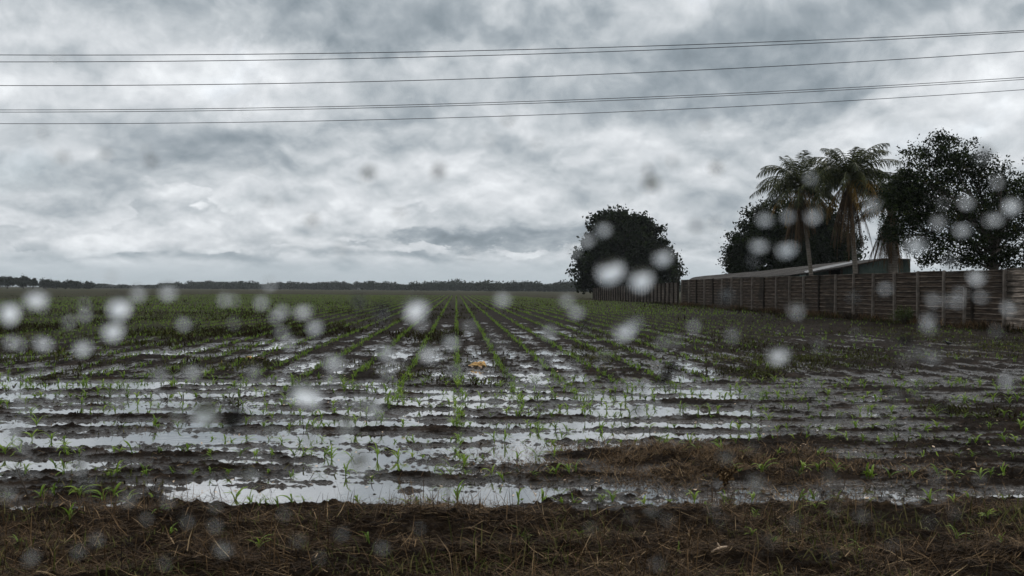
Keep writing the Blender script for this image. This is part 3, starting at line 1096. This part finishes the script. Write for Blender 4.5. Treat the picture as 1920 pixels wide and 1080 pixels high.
# reddish dry grass at the fence foot
n = 16000
t = r.random(n); Y_ = 33 + 57 * t ** .8
bx = fx(Y_) - .15 - np.abs(r.normal(0, .35, n)); by = Y_ + r.normal(0, .2, n)
k = fbm(by * .25, by * 0, 71, 3) + .25 > r.random(n) * .8 - .1
bx, by = bx[k], by[k]; n = len(bx)
P4 = blades(bx, by, height(bx, by), r.uniform(.15, .5, n), r.uniform(.012, .03, n), r.uniform(.1, 1.1, n), r.uniform(0, 6.28, n), r.uniform(-.2, .6, n), r.normal(.38, .18, n))
V, Q, A = join([P1, P2, P3_, P4])
tag(link('dry_grass', mesh_np('dry_grass', V, Q, A), M['straw']), 'brown dead grass and stubble lying on the verge, the mound and the fence foot', 'dry grass', kind='stuff')

# green weeds: left field, right field, tufts on the verge, by the fence
parts = []


def weed_patch(n, Xf, Yf, L, w, seed, zmin=-.02, dens_s=.35, thr=.0, tone=.4, amp=1.0, y0=None, y1=None, y2=None, y3=None):
    rr = np.random.default_rng(seed)
    by = Yf(rr, n); bx = Xf(rr, n, by)
    q_ = fbm(bx * dens_s, by * dens_s * .8, seed, 5, .62)
    px_ = 960 + F * bx / by
    edge = 0 if y0 is None else 1.3 * (1 - smooth01(by, y0, y1)) + (0 if y3 is None else 1.3 * smooth01(by, y2, y3))
    k = amp * q_ + thr - edge > rr.random(n) - .5
    bx, by = bx[k], by[k]
    z = height(bx, by)
    k = z > zmin
    bx, by, z = bx[k], by[k], z[k]
    n = len(bx)
    patch = fbm(bx * .22, by * .16, seed + 7, 4, .6)
    size = np.clip(1 + .9 * fbm(bx * .5, by * .4, seed + 9, 3), .35, 2.0)
    parts.append(blades(bx, by, z, L * size * rr.uniform(.4, 1.3, n), w * rr.uniform(.6, 1.6, n), rr.uniform(.2, 1.45, n), rr.uniform(0, 6.28, n), rr.uniform(0, .9, n), tone + .30 * patch + rr.normal(0, .18, n)))


inv = lambda a, b: (lambda q, n: 1 / q.uniform(1 / b, 1 / a, n))
weed_patch(120000, lambda q, n, y: -y * q.uniform(.02, .62, n) - 1.0, inv(20, 80), .17, .034, 81, .0, .16, -.22, .28, 1.9, 20, 38, 60, 95)
weed_patch(60000, lambda q, n, y: y * q.uniform(-.62, .62, n), inv(38, 220), .20, .07, 82, -.1, .08, -.22, .34, 1.3, 38, 90)
weed_patch(34000, lambda q, n, y: y * q.uniform(-.60, .0, n), inv(12, 34), .11, .020, 83, .0, .35, -.35, .45, 1.8, 12, 22)
weed_patch(130000, lambda q, n, y: y * q.uniform(.06, .60, n), inv(12, 75), .085, .020, 84, -.005, .22, .02, .46, 1.2, 14, 27)
weed_patch(14000, lambda q, n, y: y * q.uniform(.0, .60, n), inv(50, 160), .25, .06, 85, -.1, .1, .0, .5, 1.0, 50, 90)
weed_patch(9000, lambda q, n, y: y * q.uniform(-.6, .6, n), inv(7.4, 17), .06, .010, 86, .0, .8, -.32, .5, 1.6)
weed_patch(6200, lambda q, n, y: y * q.uniform(-.6, .6, n), lambda q, n: q.uniform(4.5, 6.8, n), .10, .005, 87, .0, 1.3, -.34, .72, 2.0)
weed_patch(12000, lambda q, n, y: fx(y) - np.abs(q.normal(.3, .6, n)), lambda q, n: q.uniform(33, 100, n), .30, .03, 88, -.1, .3, .0, .3, 1.4)
V, Q, A = join(parts)
tag(link('weeds', mesh_np('weeds', V, Q, A), M['weed']), 'low green weeds spread over the field and along the fence', 'weeds', kind='stuff')

# leafy bush at the fence foot and a dry bush on the mound
for (x, y, Y, rx, ry, nm, lab, mt, ls, sd) in ((1694, 602, 47.6, 24, 15, 'bush', 'green leafy bush at the foot of the near fence', 'fern', .10, 1),
                                                 (1272, 500, 150, 6, 30, 'bush', 'thin shrub growing behind the far fence beside the round tree', 'dark_leaf', .3, 2),
                                                 (1360, 925, 8.05, 26, 28, 'shrub', 'small dry brown shrub with a few green leaves on the dead grass mound', 'straw', .030, 3)):
    p = at(x, y, Y)
    root = empty(nm, (p.x, Y, gz(p.x, Y)))
    tag(root, lab, 'bush')
    k = Y / F
    rr = np.random.default_rng(sd)
    mb = MB()
    tips = []
    for i in range(14):
        a = rr.uniform(0, 6.28); e = Vector((math.cos(a) * rx * k * rr.uniform(.3, .9), math.sin(a) * rx * k * .6, ry * k * rr.uniform(.9, 1.9)))
        mb.tube([(0, 0, -.02), e * .5 + Vector((0, 0, .06 * ry * k)), e], [.10 * ry * k * .5, .02 * ry * k, .008 * ry * k], 5)
        tips.append(e)
    mb.build('stem', M['wood'], root, True)
    tp = np.array([tuple(t) for t in tips])
    P = np.repeat(tp, 60, 0) * rr.uniform(.45, 1.1, (len(tp) * 60, 1)) + rr.normal(0, .16 * rx * k, (len(tp) * 60, 3))
    P[:, 2] = np.abs(P[:, 2])
    V, Q, v = leaves_np(P, ls, .4, 0, sd)
    link('foliage', mesh_np('foliage', V, Q, v), M[mt], root)


# crop seedlings
def seedling(seed, hgt=.15):
    rr = np.random.default_rng(seed)
    V, Q, A = [], [], []
    nl = rr.integers(4, 7)
    for i in range(nl):
        a = rr.uniform(0, 6.28) if i else 0
        az_ = (i % 2) * math.pi + rr.normal(0, .5) + seed
        L = hgt * rr.uniform(.75, 1.25)
        z0 = hgt * .12 * i
        ang = rr.uniform(.2, .6)
        p = np.array([0, 0, z0 * .6]); w0 = .0065 * rr.uniform(.9, 1.5)
        prev = None
        for s_ in range(7):
            t = s_ / 6
            w = w0 * (math.sin(math.pi * (.12 + .86 * t)) ** .7)
            sdv = np.array([-math.sin(az_), math.cos(az_), 0]) * w
            cur = (p - sdv, p + sdv)
            if prev is not None:
                k = len(V); V += [prev[0], prev[1], cur[1], cur[0]]; Q.append((k, k + 1, k + 2, k + 3)); A += [.3 + .5 * t] * 4
            prev = cur
            d = np.array([math.cos(az_) * math.sin(ang), math.sin(az_) * math.sin(ang), math.cos(ang)])
            p = p + d * L / 6
            ang += rr.uniform(.12, .42)
    for a_ in range(4):                                     # stem
        t0, t1 = a_ * math.pi / 2, (a_ + 1) * math.pi / 2
        rr0, rr1 = .0045, .003
        k = len(V)
        V += [np.array([math.cos(t0) * rr0, math.sin(t0) * rr0, -.03]), np.array([math.cos(t1) * rr0, math.sin(t1) * rr0, -.03]),
              np.array([math.cos(t1) * rr1, math.sin(t1) * rr1, hgt * .5]), np.array([math.cos(t0) * rr1, math.sin(t0) * rr1, hgt * .5])]
        Q.append((k, k + 1, k + 2, k + 3)); A += [.6] * 4
    return np.array(V), np.array(Q), np.array(A)


protos = [seedling(i, (.085, .12, .15, .135, .17, .105)[i % 6]) for i in range(24)]
protos = [(V_, Q_, np.clip(A_ + (-.35, 0, .15, .3, -.15, 0, .1)[i % 7], 0, 1)) for i, (V_, Q_, A_) in enumerate(protos)]
pm = [mesh_np('seedling', *p) for p in protos]
for me in pm:
    me.materials.append(M['corn'])
spots = []
rs = random.Random(5)
yrow = 7.45
while yrow < 17.6:
    lim = .56 * yrow + .5
    x = -lim
    while x < lim:
        gap = fbm(np.array([x * .5]), np.array([yrow * 1.3]), 91, 2)[0]
        if gap > -.50 and rs.random() < .92:
            spots.append((x + rs.gauss(0, .03), yrow + rs.gauss(0, .06), rs.uniform(.7, 1.15)))
            if rs.random() < .18:
                spots.append((x + rs.gauss(0, .05), yrow + rs.gauss(0, .08), rs.uniform(.5, 1)))
        x += rs.uniform(.09, .24)
    yrow += .97
for kk_, y0_ in ((0, 8.8), (1, 11.0), (-1, 13.0), (2, 13.5)):   # two or three rows run on into the headland
    y_ = y0_
    while y_ < 15.6:
        spots.append((ROW_0 + kk_ * ROW_SP - ROW_ANG * y_ + rs.gauss(0, .04), y_, rs.uniform(.6, 1.1)))
        y_ += rs.uniform(.14, .26)
for _ in range(26):                                         # strays on the verge
    y_ = rs.uniform(5.6, 7.1)
    spots.append((rs.uniform(-.5, .5) * y_, y_, rs.uniform(.7, 1.1)))
# rows running away from the road
rows = []
kmin, kmax = -60, 70
for kk in range(kmin, kmax):
    Yc = 15.4 + rs.uniform(-.4, .4)
    while Yc < 230:
        X_ = ROW_0 + kk * ROW_SP - ROW_ANG * Yc
        stp = .19 if Yc < 45 else .19 * Yc / 45 * 1.4
        if abs(X_) < .60 * Yc and X_ < fx(Yc) - 1.0:
            rows.append((X_ + rs.gauss(0, .035), Yc + rs.uniform(-.5, .5) * stp, rs.uniform(.6, 1.1)))
        Yc += stp
rows = np.array(rows)
pxr = rows[:, 0] / rows[:, 1]
weak = .95 - .75 * smooth01(pxr, .08, .30) - .35 * smooth01(-pxr, .22, .42)
weak = weak + .35 * fbm(rows[:, 0] * .25, rows[:, 1] * .25, 95, 3)
rows = rows[rs_k] if False else rows[np.random.default_rng(1).random(len(rows)) < weak]
near = rows[rows[:, 1] < 60]
spots += [tuple(q) for q in near[near[:, 1] < 17.5]]
near = near[near[:, 1] >= 17.5]
far = rows[rows[:, 1] >= 60]
spots.sort(key=lambda q: (abs(q[0]) > .53 * q[1], q[1]))
zs = height(np.array([s_[0] for s_ in spots]), np.array([s_[1] for s_ in spots]))
sparts = []
cnt = 0
for i, (x, y, sc) in enumerate(spots):
    z = float(zs[i])
    if z < -.045:
        continue
    z = max(z, -.02) - .004
    k = rs.randrange(len(pm))
    rz = rs.uniform(0, 6.28)
    if cnt < 300:
        o = bpy.data.objects.new('crop_seedling', pm[k])
        o.location = (x, y, z); o.rotation_euler = (rs.gauss(0, .24), rs.gauss(0, .24), rz); o.scale = (sc * (.66 if y < VERGE else .86),) * 3
        C.objects.link(o)
        verge = y < VERGE
        tag(o, 'small green seedling growing among the dead grass of the verge' if verge else 'small green crop seedling standing in the wet rows nearest the verge', 'seedling',
            'seedlings on the grass verge' if verge else 'seedlings in the nearest crop rows')
        cnt += 1
    else:
        V, Q, A = protos[k]
        c_, s_ = math.cos(rz), math.sin(rz)
        W = np.stack([V[:, 0] * c_ - V[:, 1] * s_, V[:, 0] * s_ + V[:, 1] * c_, V[:, 2]], -1) * sc + np.array([x, y, z])
        sparts.append((W, Q, A))
# further seedlings: arching leaves only
q = np.random.default_rng(9)


def leafy(rows_, nl, L, w):
    b_ = np.repeat(rows_, nl, 0); n = len(b_)
    z = height(b_[:, 0], b_[:, 1])
    k = z > -.05
    b_, z = b_[k], z[k]; n = len(b_)
    return blades(b_[:, 0] + q.normal(0, .012, n), b_[:, 1] + q.normal(0, .02, n), z + .005, L * b_[:, 2] * q.uniform(.7, 1.3, n), w * q.uniform(.7, 1.3, n), q.uniform(.1, .7, n),
                  q.uniform(0, 6.28, n), q.uniform(.4, 1.3, n), q.normal(.45, .2, n))


sparts.append(leafy(near, 5, .145, .013))
sparts.append(leafy(far, 3, .18, .035))
V, Q, A = join(sparts)
tag(link('crop_rows', mesh_np('crop_rows', V, Q, A), M['corn']), 'lines of young green crop running away to the horizon', 'crop', kind='stuff')

# ------------------------------------------------------------------ small things on the mud
M['husk'] = mat('dry_husk', m_flat((.75, .46, .19), .6, .40, 14))
M['bone'] = mat('pale_husk', m_flat((.62, .46, .32), .6, .3, 20))
M['feather'] = mat('black_feather', m_flat((.012, .012, .014), .5, .3, 20))


def curl_leaf(mb, base, d, L, W, bend, twist, n=10, m_=4, thick=.004):
    base = Vector(base); d = Vector(d).normalized()
    side = d.cross(Vector((0, 0, 1))).normalized()
    rows = []
    p = base.copy()
    for i in range(n + 1):
        t = i / n
        w = W * (math.sin(math.pi * (.10 + .85 * t)) ** .8)
        ang = twist * t
        row = []
        for j in range(-m_, m_ + 1):
            u = j / m_
            lift = (u * u) * w * .55 + .012 * math.sin(9 * t + 4 * u)
            row.append(p + side * (u * w * math.cos(ang)) + Vector((0, 0, lift + abs(u) * w * math.sin(ang) * .5)))
        rows.append(row)
        p = p + d * (L / n) + Vector((0, 0, bend * L / n * math.cos(math.pi * t)))
    sheet(mb, rows)


def sheet_s(mb, rows, th):
    pass


hp = at(897, 690, F * H0 / (690 - 543))
husk = empty('dry_leaf', (hp.x, hp.y, max(0, gz(hp.x, hp.y))))
tag(husk, 'large curled tan dry leaf lying in a puddle between the crop rows near the centre', 'dry leaf')
husk.scale = (.74, .74, .80)
mb = MB(); curl_leaf(mb, (.10, -.02, .0), (-.2, .1, 0), .26, .10, .75, .3); mb.build('leaf_blade', M['husk'], husk, True)
mb = MB(); curl_leaf(mb, (.02, -.03, .09), (-1, -.1, -.2), .30, .05, .12, .8); curl_leaf(mb, (.00, .0, .10), (1, -.5, -.2), .24, .07, .2, 1.0); mb.build('leaf_blade', M['husk'], husk, True)
mb = MB(); curl_leaf(mb, (-.08, -.05, .0), (-1, -.15, .1), .17, .06, .05, .2); mb.build('leaf_tip', M['bone'], husk, True); mb = MB(); curl_leaf(mb, (.05, -.06, .03), (.3, -1, -.2), .13, .04, -.1, .2); mb.build('leaf_tip', M['bone'], husk, True)
mb = MB(); mb.tube([(.10, 0, .05), (.17, -.01, .04), (.25, -.03, .02)], [.012, .009, .006], 6); mb.build('stalk', M['bone'], husk, True)
hp = at(474, 676, F * H0 / (676 - 540))
husk = empty('dry_leaf', (hp.x, hp.y, max(0, gz(hp.x, hp.y)) + .01))
tag(husk, 'small orange and white dry leaf scrap on the mud left of centre', 'dry leaf')
mb = MB(); curl_leaf(mb, (0, 0, 0), (-1, .1, 0), .16, .05, .3, .4); mb.build('leaf_blade', M['husk'], husk, True)
mb = MB(); mb.tube([(0, 0, .01), (.12, -.02, .015), (.24, -.02, .01)], [.012, .012, .006], 6); mb.build('stalk', M['bone'], husk, True)

# pale chips scattered on the mud
n = 420
q = np.random.default_rng(31)
by = 1 / q.uniform(1 / 34, 1 / 7.6, n); bx = q.uniform(-.35, .58, n) * by
z = np.maximum(height(bx, by), 0) + .006
V, Q, A = leaves_np(np.stack([bx, by, z], -1), .045, .5, 0, 3)
V[:, 2] = np.repeat(z, 4) + (V[:, 2] - np.repeat(z, 4)) * .35
tag(link('husk_chips', mesh_np('husk_chips', V, Q, A), M['bone']), 'tiny pale chips of dry husk scattered over the mud', 'chips', kind='stuff')
# a bent dark stem sticking up, lower left
p = at(55, 950, 7.45)
mb = MB(); mb.tube([(0, 0, -.02), (-.03, 0, .07), (-.08, .01, .17), (-.10, .01, .20)], [.006, .005, .004, .002], 6)
for a in range(5):
    mb.tube([(-.09, 0, .17), (-.09 + .07 * math.cos(a * 1.3), .05 * math.sin(a * 1.3), .20)], [.003, .001], 4)
o = mb.build('dead_stem', M['wood'], None, True)
o.location = (p.x, 7.45, gz(p.x, 7.45)); tag(o, 'thin dark bent stem sticking out of the mud at lower left', 'stem')
o.scale = (1.2, 1.2, 1.2)
# pale piece of stalk at the bottom edge
p = at(1350, 1074, 5.62)
mb = MB(); mb.tube([(-.05, 0, .0), (0, .01, .025), (.05, .02, .03)], [.007, .008, .004], 7); mb.tube([(0, .01, .025), (-.015, 0, .055)], [.006, .002], 6)
o = mb.build('stalk_piece', M['bone'], None, True)
o.location = (p.x, 5.62, gz(p.x, 5.62) + .02); tag(o, 'pale broken stalk lying in the dead grass at the bottom edge', 'stalk')


# black bird on the mud, right
def bird():
    Y = F * H0 / (654 - 548)
    p = at(1778, 654, Y)
    root = empty('bird', (p.x, Y, max(0, gz(p.x, Y))))
    tag(root, 'small black long-tailed bird standing on the mud in front of the near fence', 'bird')
    prof = [(-.155, .165, .006), (-.14, .168, .014), (-.125, .170, .022), (-.105, .168, .026), (-.085, .155, .022), (-.065, .135, .028), (-.03, .115, .042), (.02, .105, .045),
            (.06, .098, .034), (.10, .090, .020), (.13, .086, .014), (.20, .082, .017), (.27, .080, .016)]
    mb = MB()
    n = 12
    for (x, z, rr) in prof:
        for k in range(n):
            th = 2 * math.pi * k / n
            fl = 1.0 if x < .08 else 1.6
            mb.v.append((x, rr * fl * math.cos(th), z + rr * (1.0 if x < .08 else .35) * math.sin(th)))
    for i in range(len(prof) - 1):
        for k in range(n):
            k2 = (k + 1) % n
            mb.f.append((i * n + k, i * n + k2, (i + 1) * n + k2, (i + 1) * n + k))
    mb.f.append(tuple(range(n))[::-1]); mb.f.append(tuple((len(prof) - 1) * n + k for k in range(n)))
    for s in (-1, 1):
        x0 = .01 + .015 * s
        mb.tube([(x0, .018 * s, .075), (x0 + .01, .02 * s, .04), (x0 - .002, .02 * s, .002)], [.009, .004, .003], 6)
        for a in (-.5, 0, .5):
            mb.tube([(x0 - .002, .02 * s, .003), (x0 - .03 * math.cos(a), .02 * s + .02 * math.sin(a), .002)], [.0028, .0015], 5)
    mb.build('body', M['feather'], root, True)
    mb = MB(); mb.tube([(-.150, 0, .167), (-.165, 0, .166), (-.185, 0, .157)], [.011, .009, .002], 7); mb.build('beak', M['feather'], root, True)
    root.rotation_euler.z = .15
    return root


bird()

# ------------------------------------------------------------------ overhead wires
M['wire'] = mat('wire', m_flat((.035, .036, .04), .6, .1))
for (pts, Y, rad, lab) in (((103, 101.5, 93.5, 57), 26, .0095, 'topmost overhead wire, first of the crossing top pair at the left'),
                           ((116, 113, 102.5, 60), 26.6, .0095, 'second overhead wire from the top, meeting the topmost one at the right'),
                           ((160.5, 157, 145.5, 96), 26.3, .0095, 'single overhead wire running between the two upper pairs'),
                           ((206, 202.5, 191, 145), 26, .008, 'upper wire of the closely spaced lower pair'),
                           ((210, 207, 194.5, 149), 26.6, .008, 'lower wire of the closely spaced lower pair'),
                           ((232, 228.5, 217.5, 168), 26.3, .008, 'lowest overhead wire crossing the sky')):
    co = np.polyfit([0, 480, 960, 1920], pts, 2)
    mb = MB()
    pl = []
    for k in range(-30, 67):
        x = k * 52
        pl.append(at(x, float(np.polyval(co, x)), Y))
    mb.tube(pl, [rad] * len(pl), 6)
    o = mb.build('overhead_wire', M['wire'], None, True)
    tag(o, lab, 'power line', 'overhead wires')

# ------------------------------------------------------------------ the vehicle's side window and the rain on it
WD = 0.30


def m_pane(gg, bs, out):
    tr = gg.n('ShaderNodeBsdfTransparent')
    gg.t.links.new(tr.outputs[0], out.inputs[0])


def m_drop(gg, bs, out):
    gl = gg.n('ShaderNodeBsdfGlass')
    gl.inputs['IOR'].default_value = 1.33
    gl.inputs['Roughness'].default_value = 0
    gg.t.links.new(gl.outputs[0], out.inputs[0])


M['pane'] = mat('clear_pane', m_pane)
M['drop'] = mat('rain_water', m_drop)
M['rubber'] = mat('rubber_seal', m_flat((.015, .015, .015), .6, .2))
win = empty('vehicle_window', (0, WD, 1.05))
tag(win, 'clear wet side window of the vehicle the view is taken from', 'window')
mb = MB(); mb.box((0, .002, .55), (2.4, .004, 1.1)); mb.build('glass_pane', M['pane'], win)
mb = MB()
for c_, s_ in (((0, .002, -.02), (2.48, .03, .04)), ((0, .002, 1.12), (2.48, .03, .04)), ((-1.22, .002, .55), (.04, .03, 1.10)), ((1.22, .002, .55), (.04, .03, 1.10))):
    mb.box(c_, s_)
mb.build('window_frame', M['rubber'], win)


def drop_mesh(seed, flat=.5, tail=0.0, bias=.3):
    rr = random.Random(seed)
    V, Fc = [], []
    nr, ns = 9, 22
    ph0, ph1 = rr.uniform(0, 6.28), rr.uniform(0, 6.28)
    for i in range(nr + 1):
        u = i / nr
        for k in range(ns):
            th = 2 * math.pi * k / ns
            rad = 1 + .07 * math.cos(2 * th + ph0) + .05 * math.cos(3 * th + ph1)
            ru = math.sin(u * math.pi / 2) * rad
            x, z = ru * math.cos(th), ru * math.sin(th)
            if tail:
                x -= tail * max(0, z) * .6; z *= 1 + tail * (z > 0)
            y = flat * math.cos(u * math.pi / 2) * max(.1, 1 + bias * z)
            V.append((x, y, z))
    for i in range(nr):
        for k in range(ns):
            k2 = (k + 1) % ns
            Fc.append((i * ns + k, i * ns + k2, (i + 1) * ns + k2, (i + 1) * ns + k))
    Fc.append(tuple(nr * ns + k for k in range(ns)))
    me = bpy.data.meshes.new('raindrop')
    me.from_pydata(V, [], Fc)
    me.validate(); me.update()
    import bmesh
    bm = bmesh.new(); bm.from_mesh(me)
    bmesh.ops.remove_doubles(bm, verts=bm.verts, dist=1e-5)
    bmesh.ops.recalc_face_normals(bm, faces=bm.faces)
    for f_ in bm.faces:
        f_.smooth = len(f_.verts) <= 4
    bm.to_mesh(me); bm.free()
    me.materials.append(M['drop'])
    return me


dm = [drop_mesh(i, .40 + .06 * (i % 4), bias=(.75, .5, .9, .3, .6, .1, .8)[i]) for i in range(7)]
dk = drop_mesh(40, .62, bias=-.9)
# photo x, y, radius in photo pixels
DROPS = [(223, 575, 17), (17, 583, 16), (67, 560, 14), (212, 618, 14), (80, 643, 11), (155, 650, 12), (20, 640, 8), (315, 546, 12), (258, 549, 9), (572, 737, 20),
         (385, 772, 20), (438, 785, 18), (360, 695, 10), (625, 677, 12), (568, 583, 10), (590, 612, 10), (780, 577, 17), (717, 585, 13), (672, 567, 11), (725, 658, 12),
         (803, 662, 11), (845, 640, 10), (700, 762, 12), (650, 795, 12), (675, 868, 13), (470, 888, 9), (150, 870, 11), (418, 1028, 11), (1145, 508, 18), (1203, 523, 16),
         (1243, 482, 14), (1100, 450, 10), (1132, 430, 10), (1172, 617, 14), (1080, 583, 9), (1096, 612, 10), (1027, 620, 9), (942, 560, 9), (1062, 562, 8), (1460, 664, 13),
         (1697, 637, 11), (1750, 667, 9), (1475, 467, 14), (1423, 460, 11), (1433, 410, 11), (1525, 403, 12), (1477, 405, 8), (1636, 383, 10), (1845, 290, 15), (1812, 378, 10),
         (1760, 415, 10), (1805, 430, 11), (1718, 460, 14), (1780, 492, 12), (1832, 518, 13), (1898, 385, 14), (1868, 410, 9), (1892, 712, 11), (1895, 575, 10), (1360, 560, 12),
         (1493, 578, 11), (1412, 488, 8), (1360, 857, 9), (1415, 900, 9), (1490, 885, 9), (1745, 612, 8), (1222, 347, 17), (1343, 318, 11), (690, 328, 11), (822, 321, 10), (118, 297, 8),
         (198, 291, 7), (585, 415, 9), (1306, 425, 8), (925, 752, 9), (490, 565, 8), (528, 582, 8), (12, 925, 11), (1380, 1012, 8), (1435, 1028, 9), (1192, 768, 9), (475, 696, 9),
         (1000, 716, 8), (1105, 735, 8), (1415, 735, 7), (330, 772, 8), (20, 815, 9), (240, 932, 9), (80, 250, 6), (105, 110, 7), (1180, 530, 8), (1075, 470, 7), (880, 610, 6),
         (955, 700, 7), (1720, 660, 8), (1600, 560, 7), (1660, 540, 7), (1240, 640, 6), (1300, 610, 6), (540, 640, 7), (420, 560, 7), (130, 600, 7), (300, 700, 7), (60, 1040, 8),
         (180, 1010, 7), (1560, 900, 6), (820, 900, 6), (1000, 860, 6), (1340, 420, 6), (880, 480, 6), (640, 470, 6), (210, 520, 6), (1750, 560, 8), (1870, 620, 7), (1870, 340, 7)]
rq = random.Random(44)
for _ in range(150):
    DROPS.append((rq.uniform(10, 1910), rq.uniform(545, 1060) if rq.random() < .88 else rq.uniform(200, 540), rq.uniform(3.5, 7.5)))
SMEAR = [(1255, 697, 14), (1740, 600, 9), (672, 880, 8), (480, 320, 6)]
rd = random.Random(12)
place = lambda x, y: ('the cloudy sky' if y < 490 and x < 1070 else 'the cloudy sky' if y < 380 and x < 1640 else 'the round tree' if 1070 < x < 1290 and y < 545 else
                      'the big trees at right' if y < 500 else 'the fence' if y < 625 and x > 1110 else 'the weedy field' if y < 640 else 'the flooded rows' if y < 950 else 'the grassy verge')
for j, (x, y, rpx) in enumerate(DROPS + SMEAR):
    sm = j >= len(DROPS)
    p = at(x, y, WD + .004)
    o = bpy.data.objects.new('raindrop', dk if y < 430 and x < 1360 and not sm else dm[(0, 2, 6)[rd.randrange(3)] if rpx >= 13 else rd.randrange(7)])
    rw = rpx * 1.12 * WD / F
    o.location = p
    kx = rd.uniform(.55, .62) if sm else rd.uniform(.82, 1.22)
    rw *= .84 if (x > 1070 and y < 545 and x != 1145 and x != 1203) else 1.12 if rpx >= 13 else 1
    o.scale = (rw * kx, rw, rw / kx * rd.uniform(.95, 1.15))
    o.rotation_euler.y = rd.uniform(.3, .9) if sm else rd.uniform(-.5, .5)
    C.objects.link(o)
    size = 'stretched' if sm else 'large round' if rpx >= 13 else 'middle-sized' if rpx >= 9 else 'tiny faint'
    tag(o, '%s out-of-focus raindrop on the window glass over %s' % (size, place(x, y)), 'raindrop', 'raindrops on the window glass')

# ------------------------------------------------------------------ damp air
hm = bpy.data.materials.new('haze')
hm.use_nodes = True
t = hm.node_tree
t.nodes.clear()
vo = t.nodes.new('ShaderNodeVolumePrincipled')
vo.inputs['Density'].default_value = .00012
vo.inputs['Color'].default_value = (.88, .93, .96, 1)
ou = t.nodes.new('ShaderNodeOutputMaterial')
t.links.new(vo.outputs[0], ou.inputs['Volume'])
mb = MB()
mb.box((0, 1450, 14), (6900, 4000, 31))
tag(mb.build('haze', hm), 'thin damp air greying the far trees', 'haze', kind='stuff')
